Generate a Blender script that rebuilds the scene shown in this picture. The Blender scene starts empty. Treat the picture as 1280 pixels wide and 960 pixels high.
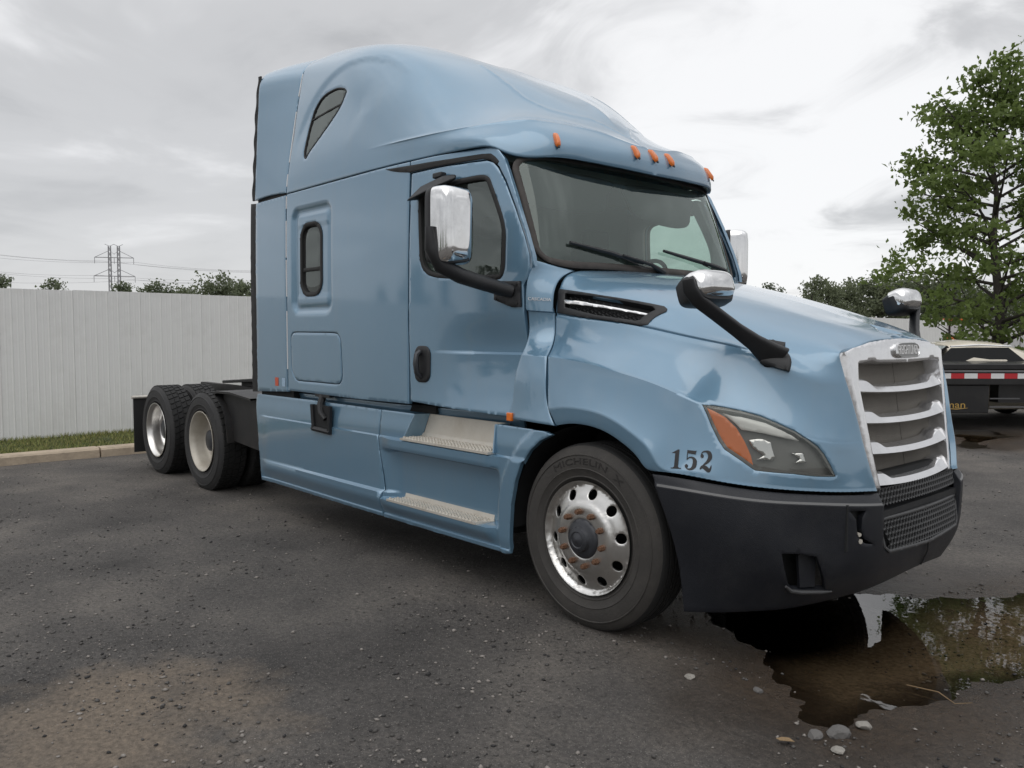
import bpy, bmesh, math, random
import numpy as np
from mathutils import Vector, Matrix
from mathutils.geometry import delaunay_2d_cdt

random.seed(7)
RNG = np.random.default_rng(7)
scene = bpy.context.scene
COL = scene.collection
R = math.radians

# ------------------------------------------------------------------ camera
cam_data = bpy.data.cameras.new('camera')
cam = bpy.data.objects.new('camera', cam_data)
COL.objects.link(cam)
cam_data.sensor_width = 36.0
cam_data.lens = 36.0 * 1024.1 / 1280.0
cam_data.clip_start = 0.05
cam_data.clip_end = 3000.0
YAW, PITCH, ROLL = -0.837182, -0.0607457, 0.0020468
fw = Vector((math.sin(YAW) * math.cos(PITCH), math.cos(YAW) * math.cos(PITCH), math.sin(PITCH)))
rt0 = Vector((math.cos(YAW), -math.sin(YAW), 0.0))
up0 = rt0.cross(fw)
rt = rt0 * math.cos(ROLL) + up0 * math.sin(ROLL)
up = -rt0 * math.sin(ROLL) + up0 * math.cos(ROLL)
mw = Matrix((rt, up, -fw)).transposed().to_4x4()
mw.translation = Vector((2.97019, -4.39585, 1.59265))
cam.matrix_world = mw
scene.camera = cam

# ------------------------------------------------------------------ world: overcast sky
SUN_EL, SUN_AZ = R(52.0), R(150.0)          # azimuth measured from +y towards +x
world = bpy.data.worlds.new('World')
scene.world = world
world.use_nodes = True
wn, wl = world.node_tree.nodes, world.node_tree.links
wn.clear()
w_out = wn.new('ShaderNodeOutputWorld')
w_bg = wn.new('ShaderNodeBackground')
w_bg.inputs['Strength'].default_value = 0.1
sky = wn.new('ShaderNodeTexSky')
sky.sky_type = 'NISHITA'
sky.sun_disc = False
sky.sun_elevation = SUN_EL
sky.sun_rotation = SUN_AZ
tc = wn.new('ShaderNodeTexCoord')
sep = wn.new('ShaderNodeSeparateXYZ')
wl.new(tc.outputs['Generated'], sep.inputs[0])


def wmath(op, a, b=None, clamp=False):
    n = wn.new('ShaderNodeMath')
    n.operation = op
    n.use_clamp = clamp
    for i, v in enumerate((a, b)):
        if v is None:
            continue
        if isinstance(v, (int, float)):
            n.inputs[i].default_value = v
        else:
            wl.new(v, n.inputs[i])
    return n.outputs[0]


# cloud layer seen in perspective: direction divided by its height
zc = wmath('ADD', wmath('MAXIMUM', sep.outputs[2], 0.0), 0.16)
cx = wmath('DIVIDE', sep.outputs[0], zc)
cy = wmath('DIVIDE', sep.outputs[1], zc)
comb = wn.new('ShaderNodeCombineXYZ')
wl.new(cx, comb.inputs[0])
wl.new(cy, comb.inputs[1])
comb.inputs[2].default_value = 3.7


def wnoise(scale, detail, rough, dist):
    n = wn.new('ShaderNodeTexNoise')
    n.inputs['Scale'].default_value = scale
    n.inputs['Detail'].default_value = detail
    n.inputs['Roughness'].default_value = rough
    n.inputs['Distortion'].default_value = dist
    wl.new(comb.outputs[0], n.inputs['Vector'])
    return n.outputs[0]


n1 = wnoise(0.55, 5.0, 0.55, 0.6)
n2 = wnoise(1.7, 6.0, 0.55, 0.9)
cl = wmath('ADD', wmath('MULTIPLY', n1, 0.68), wmath('MULTIPLY', n2, 0.32))
ramp = wn.new('ShaderNodeValToRGB')
ramp.color_ramp.interpolation = 'EASE'
els = ramp.color_ramp.elements
els[0].position, els[0].color = 0.34, (0.40, 0.405, 0.415, 1)
els[1].position, els[1].color = 0.64, (0.84, 0.84, 0.85, 1)
e = els.new(0.50)
e.color = (0.56, 0.562, 0.57, 1)
wl.new(cl, ramp.inputs[0])
# low sky is paler and evener through the thick air
hz = wmath('SUBTRACT', 1.0, wmath('MULTIPLY', sep.outputs[2], 3.2), True)
hz = wmath('MULTIPLY', wmath('POWER', hz, 1.2), 0.8)
mixh = wn.new('ShaderNodeMix')
mixh.data_type = 'RGBA'
wl.new(hz, mixh.inputs['Factor'])
wl.new(ramp.outputs[0], mixh.inputs[6])
mixh.inputs[7].default_value = (0.66, 0.66, 0.67, 1)
# thin bright break in the cloud seen above the truck's bonnet
vdot = wn.new('ShaderNodeVectorMath')
vdot.operation = 'DOT_PRODUCT'
wl.new(tc.outputs['Generated'], vdot.inputs[0])
bd = Vector((-0.4977, 0.8396, 0.2175))
vdot.inputs[1].default_value = bd
brk = wn.new('ShaderNodeMapRange')
brk.interpolation_type = 'SMOOTHERSTEP'
brk.inputs['From Min'].default_value = 0.945
brk.inputs['From Max'].default_value = 0.998
wl.new(wmath('ADD', vdot.outputs['Value'], wmath('MULTIPLY', wmath('SUBTRACT', n2, 0.5), 0.16)), brk.inputs['Value'])
mixb = wn.new('ShaderNodeMix')
mixb.data_type = 'RGBA'
wl.new(brk.outputs[0], mixb.inputs['Factor'])
wl.new(mixh.outputs[2], mixb.inputs[6])
mixb.inputs[7].default_value = (0.88, 0.88, 0.885, 1)
gain = wn.new('ShaderNodeVectorMath')
gain.operation = 'SCALE'
ov = wn.new('ShaderNodeMapRange')                    # overcast sky: brighter overhead than low down
ov.interpolation_type = 'SMOOTHSTEP'
ov.inputs['From Min'].default_value = 0.30
ov.inputs['From Max'].default_value = 1.0
ov.inputs['To Min'].default_value = 9.8             # cloud radiance before the 0.1 strength
ov.inputs['To Max'].default_value = 20.0
wl.new(sep.outputs[2], ov.inputs['Value'])
wl.new(ov.outputs[0], gain.inputs['Scale'])
wl.new(mixb.outputs[2], gain.inputs[0])
mixs = wn.new('ShaderNodeMix')
mixs.data_type = 'RGBA'
mixs.inputs['Factor'].default_value = 0.93          # a little blue of the sky filters through
wl.new(sky.outputs[0], mixs.inputs[6])
wl.new(gain.outputs[0], mixs.inputs[7])
wl.new(mixs.outputs[2], w_bg.inputs['Color'])
wl.new(w_bg.outputs[0], w_out.inputs[0])

sun_data = bpy.data.lights.new('sun', 'SUN')
sun_data.energy = 0.6
sun_data.angle = R(60.0)
sun_data.color = (1.0, 0.97, 0.93)
sun = bpy.data.objects.new('sun', sun_data)
COL.objects.link(sun)
sd = Vector((math.sin(SUN_AZ) * math.cos(SUN_EL), math.cos(SUN_AZ) * math.cos(SUN_EL), math.sin(SUN_EL)))
sun.rotation_euler = (-sd).to_track_quat('-Z', 'Y').to_euler()

scene.render.engine = 'CYCLES'
scene.view_settings.view_transform = 'Standard'
scene.view_settings.look = 'None'
scene.view_settings.exposure = 0.2
scene.view_settings.gamma = 1.0
scene.view_settings.use_curve_mapping = False
scene.cycles.max_bounces = 10
scene.cycles.transparent_max_bounces = 24


# ------------------------------------------------------------------ materials
def new_mat(name):
    m = bpy.data.materials.new(name)
    m.use_nodes = True
    return m, m.node_tree.nodes, m.node_tree.links, m.node_tree.nodes['Principled BSDF']


def mat(name, base, rough=0.5, metal=0.0, coat=0.0, coat_rough=0.05, var=0.12, scale=8.0,
        bump=0.0, bump_scale=60.0, spec=0.5, dirt=None, dirt_amt=0.0, dirt_scale=3.0, rvar=0.1):
    """Principled material with noise in colour and roughness, optional dirt and fine relief."""
    m, n, l, p = new_mat(name)
    p.inputs['Metallic'].default_value = metal
    p.inputs['Coat Weight'].default_value = coat
    p.inputs['Coat Roughness'].default_value = coat_rough
    p.inputs['Specular IOR Level'].default_value = spec
    c = n.new('ShaderNodeTexCoord')
    ns = n.new('ShaderNodeTexNoise')
    ns.inputs['Scale'].default_value = scale
    ns.inputs['Detail'].default_value = 6.0
    ns.inputs['Roughness'].default_value = 0.6
    l.new(c.outputs['Object'], ns.inputs['Vector'])
    mx = n.new('ShaderNodeMix')
    mx.data_type = 'RGBA'
    l.new(ns.outputs[0], mx.inputs['Factor'])
    mx.inputs[6].default_value = (*[x * (1 - var) for x in base], 1)
    mx.inputs[7].default_value = (*[min(1, x * (1 + var)) for x in base], 1)
    col = mx.outputs[2]
    if dirt is not None:
        nd = n.new('ShaderNodeTexNoise')
        nd.inputs['Scale'].default_value = dirt_scale
        nd.inputs['Detail'].default_value = 8.0
        nd.inputs['Roughness'].default_value = 0.7
        l.new(c.outputs['Object'], nd.inputs['Vector'])
        mr = n.new('ShaderNodeMapRange')
        mr.inputs['From Min'].default_value = 0.45
        mr.inputs['From Max'].default_value = 0.75
        mr.inputs['To Max'].default_value = dirt_amt
        l.new(nd.outputs[0], mr.inputs['Value'])
        md = n.new('ShaderNodeMix')
        md.data_type = 'RGBA'
        l.new(mr.outputs[0], md.inputs['Factor'])
        l.new(col, md.inputs[6])
        md.inputs[7].default_value = (*dirt, 1)
        col = md.outputs[2]
    l.new(col, p.inputs['Base Color'])
    mr2 = n.new('ShaderNodeMapRange')
    mr2.inputs['To Min'].default_value = max(0.02, rough - rvar)
    mr2.inputs['To Max'].default_value = min(1.0, rough + rvar)
    l.new(ns.outputs[0], mr2.inputs['Value'])
    l.new(mr2.outputs[0], p.inputs['Roughness'])
    if bump > 0:
        nb = n.new('ShaderNodeTexNoise')
        nb.inputs['Scale'].default_value = bump_scale
        nb.inputs['Detail'].default_value = 5.0
        l.new(c.outputs['Object'], nb.inputs['Vector'])
        bp = n.new('ShaderNodeBump')
        bp.inputs['Strength'].default_value = bump
        bp.inputs['Distance'].default_value = 0.01
        l.new(nb.outputs[0], bp.inputs['Height'])
        l.new(bp.outputs[0], p.inputs['Normal'])
    return m


def glass_mat(name, tint, gloss_rough=0.01, refl=0.09, haze=0.0, haze_col=(0.3, 0.3, 0.3)):
    """Thin sheet of automotive glass: tinted see-through plus a Fresnel reflection and a diffuse haze."""
    m, n, l, p = new_mat(name)
    n.remove(p)
    out = n['Material Output']
    tr = n.new('ShaderNodeBsdfTransparent')
    tr.inputs[0].default_value = (*tint, 1)
    gl = n.new('ShaderNodeBsdfGlossy')
    gl.inputs['Roughness'].default_value = gloss_rough
    gl.inputs['Color'].default_value = (0.90, 1.0, 0.96, 1)
    lw = n.new('ShaderNodeLayerWeight')              # same on both faces of the sheet
    lw.inputs['Blend'].default_value = 0.5
    pw = n.new('ShaderNodeMath')
    pw.operation = 'POWER'
    l.new(lw.outputs['Facing'], pw.inputs[0])
    pw.inputs[1].default_value = 4.0
    fr = n.new('ShaderNodeMapRange')
    fr.inputs['To Min'].default_value = refl
    fr.inputs['To Max'].default_value = 1.0
    l.new(pw.outputs[0], fr.inputs['Value'])
    m1 = n.new('ShaderNodeMixShader')
    l.new(fr.outputs[0], m1.inputs[0])
    l.new(tr.outputs[0], m1.inputs[1])
    l.new(gl.outputs[0], m1.inputs[2])
    df = n.new('ShaderNodeBsdfDiffuse')
    df.inputs[0].default_value = (*haze_col, 1)
    m2 = n.new('ShaderNodeMixShader')
    c = n.new('ShaderNodeTexCoord')
    ns = n.new('ShaderNodeTexNoise')
    ns.inputs['Scale'].default_value = 5.0
    ns.inputs['Detail'].default_value = 6.0
    l.new(c.outputs['Object'], ns.inputs['Vector'])
    mr = n.new('ShaderNodeMapRange')
    mr.inputs['To Min'].default_value = haze * 0.6
    mr.inputs['To Max'].default_value = haze * 1.4
    l.new(ns.outputs[0], mr.inputs['Value'])
    l.new(mr.outputs[0], m2.inputs[0])
    l.new(m1.outputs[0], m2.inputs[1])
    l.new(df.outputs[0], m2.inputs[2])
    l.new(m2.outputs[0], out.inputs[0])
    return m


def paint_mat():
    m, n, l, p = new_mat('blue_metallic_paint')
    c = n.new('ShaderNodeTexCoord')
    ns = n.new('ShaderNodeTexNoise')
    ns.inputs['Scale'].default_value = 2.2
    ns.inputs['Detail'].default_value = 7.0
    ns.inputs['Roughness'].default_value = 0.62
    l.new(c.outputs['Object'], ns.inputs['Vector'])
    mx = n.new('ShaderNodeMix')
    mx.data_type = 'RGBA'
    l.new(ns.outputs[0], mx.inputs['Factor'])
    mx.inputs[6].default_value = (0.122, 0.240, 0.350, 1)
    mx.inputs[7].default_value = (0.148, 0.272, 0.385, 1)
    # road film: thin streaks of dull grey
    mp = n.new('ShaderNodeMapping')
    mp.inputs['Scale'].default_value = (9.0, 9.0, 0.7)
    l.new(c.outputs['Object'], mp.inputs[0])
    st = n.new('ShaderNodeTexNoise')
    st.inputs['Scale'].default_value = 1.6
    st.inputs['Detail'].default_value = 8.0
    l.new(mp.outputs[0], st.inputs['Vector'])
    mr = n.new('ShaderNodeMapRange')
    mr.inputs['From Min'].default_value = 0.5
    mr.inputs['From Max'].default_value = 0.8
    mr.inputs['To Max'].default_value = 0.16
    l.new(st.outputs[0], mr.inputs['Value'])
    md = n.new('ShaderNodeMix')
    md.data_type = 'RGBA'
    l.new(mr.outputs[0], md.inputs['Factor'])
    l.new(mx.outputs[2], md.inputs[6])
    md.inputs[7].default_value = (0.20, 0.26, 0.30, 1)
    l.new(md.outputs[2], p.inputs['Base Color'])
    p.inputs['Metallic'].default_value = 0.36
    p.inputs['Roughness'].default_value = 0.36
    p.inputs['Coat IOR'].default_value = 1.75
    p.inputs['Coat Weight'].default_value = 1.0
    cr = n.new('ShaderNodeMapRange')
    cr.inputs['To Min'].default_value = 0.03
    cr.inputs['To Max'].default_value = 0.12
    l.new(st.outputs[0], cr.inputs['Value'])
    l.new(cr.outputs[0], p.inputs['Coat Roughness'])
    bp = n.new('ShaderNodeBump')
    bp.inputs['Strength'].default_value = 0.06
    bp.inputs['Distance'].default_value = 0.004
    wv = n.new('ShaderNodeTexNoise')
    wv.inputs['Scale'].default_value = 3.5
    wv.inputs['Detail'].default_value = 2.0
    l.new(c.outputs['Object'], wv.inputs['Vector'])
    l.new(wv.outputs[0], bp.inputs['Height'])
    l.new(bp.outputs[0], p.inputs['Coat Normal'])
    return m


M = {}
M['paint'] = paint_mat()
M['chrome'] = mat('worn_chrome', (0.80, 0.80, 0.80), 0.10, 1.0, var=0.05, rvar=0.05, dirt=(0.35, 0.35, 0.34), dirt_amt=0.35, dirt_scale=6)
M['silver'] = mat('bright_grille_plastic', (0.82, 0.82, 0.83), 0.18, 0.85, var=0.05, rvar=0.06, dirt=(0.45, 0.44, 0.42), dirt_amt=0.3, dirt_scale=8)
M['black'] = mat('black_plastic', (0.012, 0.013, 0.015), 0.5, bump=0.15, bump_scale=220, dirt=(0.05, 0.05, 0.05), dirt_amt=0.3, dirt_scale=7)
M['bumper'] = mat('charcoal_bumper_plastic', (0.011, 0.0125, 0.017), 0.45, bump=0.2, bump_scale=260, dirt=(0.05, 0.05, 0.051), dirt_amt=0.35, dirt_scale=2.5, spec=0.4)
M['rubber'] = mat('black_rubber', (0.014, 0.014, 0.014), 0.7, bump=0.2, bump_scale=120)
M['seal'] = mat('brown_grey_rubber_seal', (0.035, 0.03, 0.027), 0.6, bump=0.15, bump_scale=120, dirt=(0.09, 0.075, 0.065), dirt_amt=0.6, dirt_scale=9)
M['cabgrey'] = mat('grey_cab_trim', (0.22, 0.23, 0.225), 0.8)
M['screen'] = mat('grey_mesh_plastic', (0.055, 0.056, 0.058), 0.5)
M['dark'] = mat('dark_interior', (0.010, 0.011, 0.012), 0.8)
M['frame'] = mat('black_frame_steel', (0.012, 0.012, 0.013), 0.55, dirt=(0.05, 0.043, 0.036), dirt_amt=0.4, dirt_scale=6)
M['amber'] = mat('amber_lens', (0.72, 0.17, 0.02), 0.22, coat=0.6, var=0.15)
M['windshield'] = glass_mat('windshield_glass', (0.70, 0.86, 0.79), haze=0.06, haze_col=(0.30, 0.37, 0.345), refl=0.095)  # greenish haze puts part of the sky reflection into the colour
M['sideglass'] = glass_mat('side_glass', (0.48, 0.58, 0.54), refl=0.12, haze=0.04, haze_col=(0.3, 0.31, 0.31))  # pale haze lifts the pane in place of reflected sky
M['darkglass'] = glass_mat('dark_tinted_glass', (0.10, 0.11, 0.11), haze=0.16, haze_col=(0.17, 0.165, 0.17))
M['lens'] = glass_mat('headlamp_lens', (0.80, 0.80, 0.78), haze=0.05, haze_col=(0.36, 0.36, 0.35), refl=0.04)
M['tyre'] = mat('tyre_side_rubber', (0.040, 0.037, 0.034), 0.75, bump=0.2, bump_scale=90, dirt=(0.075, 0.068, 0.06), dirt_amt=0.6, dirt_scale=5)
M['tyre_drive'] = mat('drive_tyre_rubber', (0.026, 0.026, 0.027), 0.75, bump=0.2, bump_scale=90, dirt=(0.05, 0.048, 0.045), dirt_amt=0.6, dirt_scale=5)
M['tread'] = mat('tread_rubber', (0.014, 0.014, 0.014), 0.8, bump=0.2, bump_scale=90)
M['alu'] = mat('brushed_aluminium', (0.72, 0.71, 0.69), 0.30, 1.0, var=0.08, rvar=0.08, dirt=(0.50, 0.46, 0.40), dirt_amt=0.35, dirt_scale=9)
M['dulwheel'] = mat('dusty_pale_wheel', (0.50, 0.47, 0.41), 0.5, 0.25, var=0.12, dirt=(0.30, 0.26, 0.20), dirt_amt=0.6, dirt_scale=7)
M['rust'] = mat('rusty_steel', (0.16, 0.085, 0.05), 0.7, 0.3, var=0.35, scale=60, bump=0.3, bump_scale=150)
M['hub'] = mat('dark_hub', (0.045, 0.048, 0.055), 0.4, 0.3, var=0.3, scale=20)
M['step'] = mat('pale_step_aluminium', (0.60, 0.57, 0.51), 0.45, 0.35, var=0.1, dirt=(0.42, 0.37, 0.30), dirt_amt=0.6, dirt_scale=6)
M['radiator'] = mat('dusty_radiator_screen', (0.175, 0.162, 0.142), 0.9, var=0.18, scale=14, bump=0.5, bump_scale=160)
M['seat'] = mat('grey_seat_fabric', (0.05, 0.052, 0.055), 0.9)
M['reflector'] = mat('lamp_reflector', (0.85, 0.85, 0.84), 0.12, 1.0, var=0.04)
M['lampbody'] = mat('grey_lamp_body', (0.20, 0.20, 0.195), 0.35, 0.3, var=0.1)
M['whitelamp'] = mat('white_lamp_strip', (0.78, 0.78, 0.76), 0.3, 0.1, var=0.05)
M['tyreletter'] = mat('worn_tyre_lettering', (.024, .022, .021), .75)
M['decalblack'] = mat('black_decal', (0.010, 0.010, 0.012), 0.4)
M['red'] = mat('red_reflective', (0.48, 0.022, 0.03), 0.4)
M['white'] = mat('white_reflective', (0.72, 0.72, 0.72), 0.4)


# ------------------------------------------------------------------ builders
def tag(o, label=None, cat=None, group=None, kind=None):
    for k, v in (('label', label), ('category', cat), ('group', group), ('kind', kind)):
        if v:
            o[k] = v
    return o


def empty(name, loc=(0, 0, 0), rz=0.0, parent=None):
    o = bpy.data.objects.new(name, None)
    o.location = loc
    o.rotation_euler = (0, 0, rz)
    o.empty_display_size = 0.2
    COL.objects.link(o)
    if parent:
        o.parent = parent
    return o


def mesh_obj(name, verts, faces, material, parent=None, smooth=35.0, bevel=0.0, mats=None, fmat=None):
    me = bpy.data.meshes.new(name)
    me.from_pydata([tuple(map(float, v)) for v in verts], [], [tuple(int(i) for i in f) for f in faces])
    me.validate(clean_customdata=False)
    for mm in (mats or [material]):
        me.materials.append(mm)
    if fmat is not None:
        me.polygons.foreach_set('material_index', np.array(fmat, dtype=np.int32))
    if smooth:
        me.polygons.foreach_set('use_smooth', np.ones(len(me.polygons), dtype=bool))
        if smooth < 179:
            me.set_sharp_from_angle(angle=R(smooth))
    me.update()
    o = bpy.data.objects.new(name, me)
    COL.objects.link(o)
    if parent:
        o.parent = parent
    if bevel > 0:
        b = o.modifiers.new('bevel', 'BEVEL')
        b.width = bevel
        b.segments = 2
        b.limit_method = 'ANGLE'
        b.angle_limit = R(40)
    return o


class MB:
    """Collects simple shapes and links them as one mesh object."""

    def __init__(self):
        self.v, self.f = [], []

    def add(self, verts, faces):
        k = len(self.v)
        self.v.extend([tuple(p) for p in verts])
        self.f.extend([tuple(i + k for i in f) for f in faces])
        return self

    def box(self, c, s, rot=None):
        hx, hy, hz_ = s[0] / 2, s[1] / 2, s[2] / 2
        pts = [Vector((x * hx, y * hy, z * hz_)) for x in (-1, 1) for y in (-1, 1) for z in (-1, 1)]
        if rot is not None:
            pts = [rot @ p for p in pts]
        pts = [p + Vector(c) for p in pts]
        return self.add(pts, [(0, 1, 3, 2), (4, 6, 7, 5), (0, 4, 5, 1), (2, 3, 7, 6), (0, 2, 6, 4), (1, 5, 7, 3)])

    def hexa(self, lo, hi):
        """Two quads (lists of four points, same winding) joined to a closed block."""
        return self.add(list(lo) + list(hi),
                        [(3, 2, 1, 0), (4, 5, 6, 7), (0, 1, 5, 4), (1, 2, 6, 5), (2, 3, 7, 6), (3, 0, 4, 7)])

    def tube(self, path, rad, n=10, cap=True, flat=1.0):
        path = [Vector(p) for p in path]
        rads = rad if isinstance(rad, (list, tuple)) else [rad] * len(path)
        rings = []
        prev = None
        for i, p in enumerate(path):
            t = (path[min(i + 1, len(path) - 1)] - path[max(i - 1, 0)]).normalized()
            if prev is None:
                a = Vector((0, 0, 1)) if abs(t.z) < 0.9 else Vector((1, 0, 0))
                u = t.cross(a).normalized()
            else:
                u = (prev - t * prev.dot(t)).normalized()
            prev = u
            w = t.cross(u)
            rings.append([p + (u * math.cos(2 * math.pi * k / n) * flat + w * math.sin(2 * math.pi * k / n)) * rads[i] for k in range(n)])
        vs = [q for r_ in rings for q in r_]
        fs = []
        for i in range(len(rings) - 1):
            for k in range(n):
                fs.append((i * n + k, i * n + (k + 1) % n, (i + 1) * n + (k + 1) % n, (i + 1) * n + k))
        if cap:
            fs.append(tuple(range(n - 1, -1, -1)))
            fs.append(tuple((len(rings) - 1) * n + k for k in range(n)))
        return self.add(vs, fs)

    def lathe(self, prof, n=48, c=(0, 0, 0), close=False):
        """Profile of (radius, y) turned about the y axis through c."""
        vs, fs = [], []
        m = len(prof)
        for k in range(n):
            a = 2 * math.pi * k / n
            for r_, y in prof:
                vs.append((c[0] + r_ * math.cos(a), c[1] + y, c[2] + r_ * math.sin(a)))
        for k in range(n):
            k2 = (k + 1) % n
            for i in range(m - 1 if not close else m):
                j = (i + 1) % m
                fs.append((k * m + i, k * m + j, k2 * m + j, k2 * m + i))
        return self.add(vs, fs)

    def prism(self, pts, d):
        """Closed outline of 3-D points pushed along d."""
        n = len(pts)
        d = Vector(d)
        pts = [Vector(p) for p in pts]
        return self.add(pts + [p + d for p in pts],
                        [tuple(range(n - 1, -1, -1)), tuple(range(n, 2 * n))] +
                        [(i, (i + 1) % n, n + (i + 1) % n, n + i) for i in range(n)])

    def build(self, name, material, parent=None, smooth=35.0, bevel=0.0):
        o = mesh_obj(name, self.v, self.f, material, parent, smooth, bevel)
        bm = bmesh.new()
        bm.from_mesh(o.data)
        bmesh.ops.recalc_face_normals(bm, faces=bm.faces)
        bm.to_mesh(o.data)
        bm.free()
        if smooth and smooth < 179:
            o.data.set_sharp_from_angle(angle=R(smooth))
        return o


def mirror(o, parent):
    """Copy of a part, and of its sub-parts, for the other side of the truck."""
    c = o.copy()
    c.name = o.name
    if o.data:
        me = o.data.copy()
        me.transform(Matrix.Scale(-1, 4, (0, 1, 0)))
        me.flip_normals()
        c.data = me
    COL.objects.link(c)
    c.parent = parent
    for ch in list(o.children):
        if not ch.name.startswith('lettering'):
            mirror(ch, c)
    return c


# ------------------------------------------------------------------ smooth surfaces
def nat_matrix(k):
    """Second derivatives of the natural cubic spline over knots k as a matrix acting on the data."""
    n = len(k)
    A = np.eye(n)
    B = np.zeros((n, n))
    for i in range(1, n - 1):
        h0, h1 = k[i] - k[i - 1], k[i + 1] - k[i]
        A[i, i - 1], A[i, i], A[i, i + 1] = h0 / 6, (h0 + h1) / 3, h1 / 6
        B[i, i - 1] += 1 / h0
        B[i, i] -= 1 / h0 + 1 / h1
        B[i, i + 1] += 1 / h1
    return np.linalg.solve(A, B)


def spline(k, P, t):
    """Natural cubic spline through P (n, d) at knots k, evaluated at t (m,)."""
    k = np.asarray(k, float)
    P = np.asarray(P, float)
    t = np.asarray(t, float)
    M2 = nat_matrix(k) @ P
    i = np.clip(np.searchsorted(k, t) - 1, 0, len(k) - 2)
    h = (k[i + 1] - k[i])[:, None]
    a = ((k[i + 1] - t)[:, None]) / h
    b = 1 - a
    return a * P[i] + b * P[i + 1] + ((a ** 3 - a) * M2[i] + (b ** 3 - b) * M2[i + 1]) * h * h / 6


class Net:
    """Surface through feature curves. Coordinates (s, v) are roughly in metres."""

    def __init__(self, rows, anchors=None, creases=(), urange=None):
        self.rows = []
        for ri, r_ in enumerate(rows):
            P = np.array(r_, float)
            L = np.concatenate([[0], np.cumsum(np.linalg.norm(np.diff(P, axis=0), axis=1))])
            if anchors and anchors[ri]:
                ks = sorted(anchors[ri].items())
                t = np.interp(L, [L[i] for i, _ in ks], [q for _, q in ks])
            else:
                t = L / L[-1]
            self.rows.append((t, P))
        S = np.stack([spline(t, P, np.linspace(0, 1, 60)) for t, P in self.rows])
        self.Lu = float(np.mean(np.linalg.norm(np.diff(S, axis=1), axis=2).sum(1)))
        d = np.linalg.norm(np.diff(S, axis=0), axis=2).mean(1)
        self.kv = np.concatenate([[0], np.cumsum(np.maximum(d, 0.004))])
        self.Lv = float(self.kv[-1])
        cuts = [0] + sorted(creases) + [len(rows) - 1]
        self.segs = [(a, b) for a, b in zip(cuts[:-1], cuts[1:])]

    def __call__(self, s, v):
        s, v = np.asarray(s, float), np.asarray(v, float)
        u = np.clip(s / self.Lu, 0, 1)
        G = np.stack([spline(t, P, u) for t, P in self.rows])       # rows, N, 3
        out = np.zeros((len(u), 3))
        v = np.clip(v, 0, self.Lv)
        for si, (a, b) in enumerate(self.segs):
            lo, hi = self.kv[a], self.kv[b]
            msk = (v >= lo) & ((v < hi) | (si == len(self.segs) - 1) & (v <= hi))
            if not msk.any():
                continue
            k = self.kv[a:b + 1]
            D = G[a:b + 1][:, msk]
            M2 = np.einsum('ij,jnk->ink', nat_matrix(k), D) if len(k) > 2 else np.zeros_like(D)
            t = v[msk]
            i = np.clip(np.searchsorted(k, t) - 1, 0, len(k) - 2)
            h = (k[i + 1] - k[i])[:, None]
            A = (k[i + 1] - t)[:, None] / h
            Bq = 1 - A
            n_ = np.arange(len(t))
            out[msk] = A * D[i, n_] + Bq * D[i + 1, n_] + ((A ** 3 - A) * M2[i, n_] + (Bq ** 3 - Bq) * M2[i + 1, n_]) * h * h / 6
        return out

    def locate(self, pts):
        """(s, v) of the surface point nearest to each 3-D point."""
        if not hasattr(self, '_g'):
            ss, vv = np.meshgrid(np.linspace(0, self.Lu, 160), np.linspace(0, self.Lv, 160), indexing='ij')
            self._uv = np.stack([ss.ravel(), vv.ravel()], 1)
            self._g = self(self._uv[:, 0], self._uv[:, 1])
        res = []
        for p in np.atleast_2d(np.array(pts, float)):
            uv = self._uv[np.argmin(((self._g - p) ** 2).sum(1))].copy()
            st = max(self.Lu, self.Lv) / 160
            for _ in range(9):
                o = np.array([(0, 0), (1, 0), (-1, 0), (0, 1), (0, -1), (1, 1), (-1, -1), (1, -1), (-1, 1)], float) * st
                c = np.clip(uv + o, 0, [self.Lu, self.Lv])
                q = self(c[:, 0], c[:, 1])
                b = np.argmin(((q - p) ** 2).sum(1))
                uv = c[b]
                st *= 0.6
            res.append(uv)
        return np.array(res)


def surf_normals(S, s, v, e=0.004):
    a = S(s + e, v) - S(s - e, v)
    b = S(s, v + e) - S(s, v - e)
    n = np.cross(a, b)
    return n / np.maximum(np.linalg.norm(n, axis=1, keepdims=True), 1e-9)


def resample(poly, step):
    out = []
    n = len(poly)
    for i in range(n):
        a, b = np.array(poly[i], float), np.array(poly[(i + 1) % n], float)
        k = max(1, int(math.ceil(np.linalg.norm(b - a) / step)))
        for j in range(k):
            out.append(a + (b - a) * j / k)
    return np.array(out)


def inside(poly, pts):
    x, y = pts[:, 0], pts[:, 1]
    res = np.zeros(len(pts), bool)
    n = len(poly)
    for i in range(n):
        x0, y0 = poly[i]
        x1, y1 = poly[(i + 1) % n]
        if y0 == y1:
            continue
        c = ((y0 > y) != (y1 > y)) & (x < (x1 - x0) * (y - y0) / (y1 - y0) + x0)
        res ^= c
    return res


def seg_dist(poly, pts):
    d = np.full(len(pts), 1e9)
    n = len(poly)
    for i in range(n):
        a, b = np.array(poly[i]), np.array(poly[(i + 1) % n])
        ab = b - a
        t = np.clip(((pts - a) @ ab) / max(ab @ ab, 1e-12), 0, 1)
        d = np.minimum(d, np.linalg.norm(pts - (a + t[:, None] * ab), axis=1))
    return d


def rrect(x0, x1, z0, z1, r, n=6):
    pts = []
    for cx_, cz_, a0 in ((x1 - r, z0 + r, -90), (x1 - r, z1 - r, 0), (x0 + r, z1 - r, 90), (x0 + r, z0 + r, 180)):
        for k in range(n + 1):
            a = R(a0 + 90 * k / n)
            pts.append((cx_ + r * math.cos(a), cz_ + r * math.sin(a)))
    return pts


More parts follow.
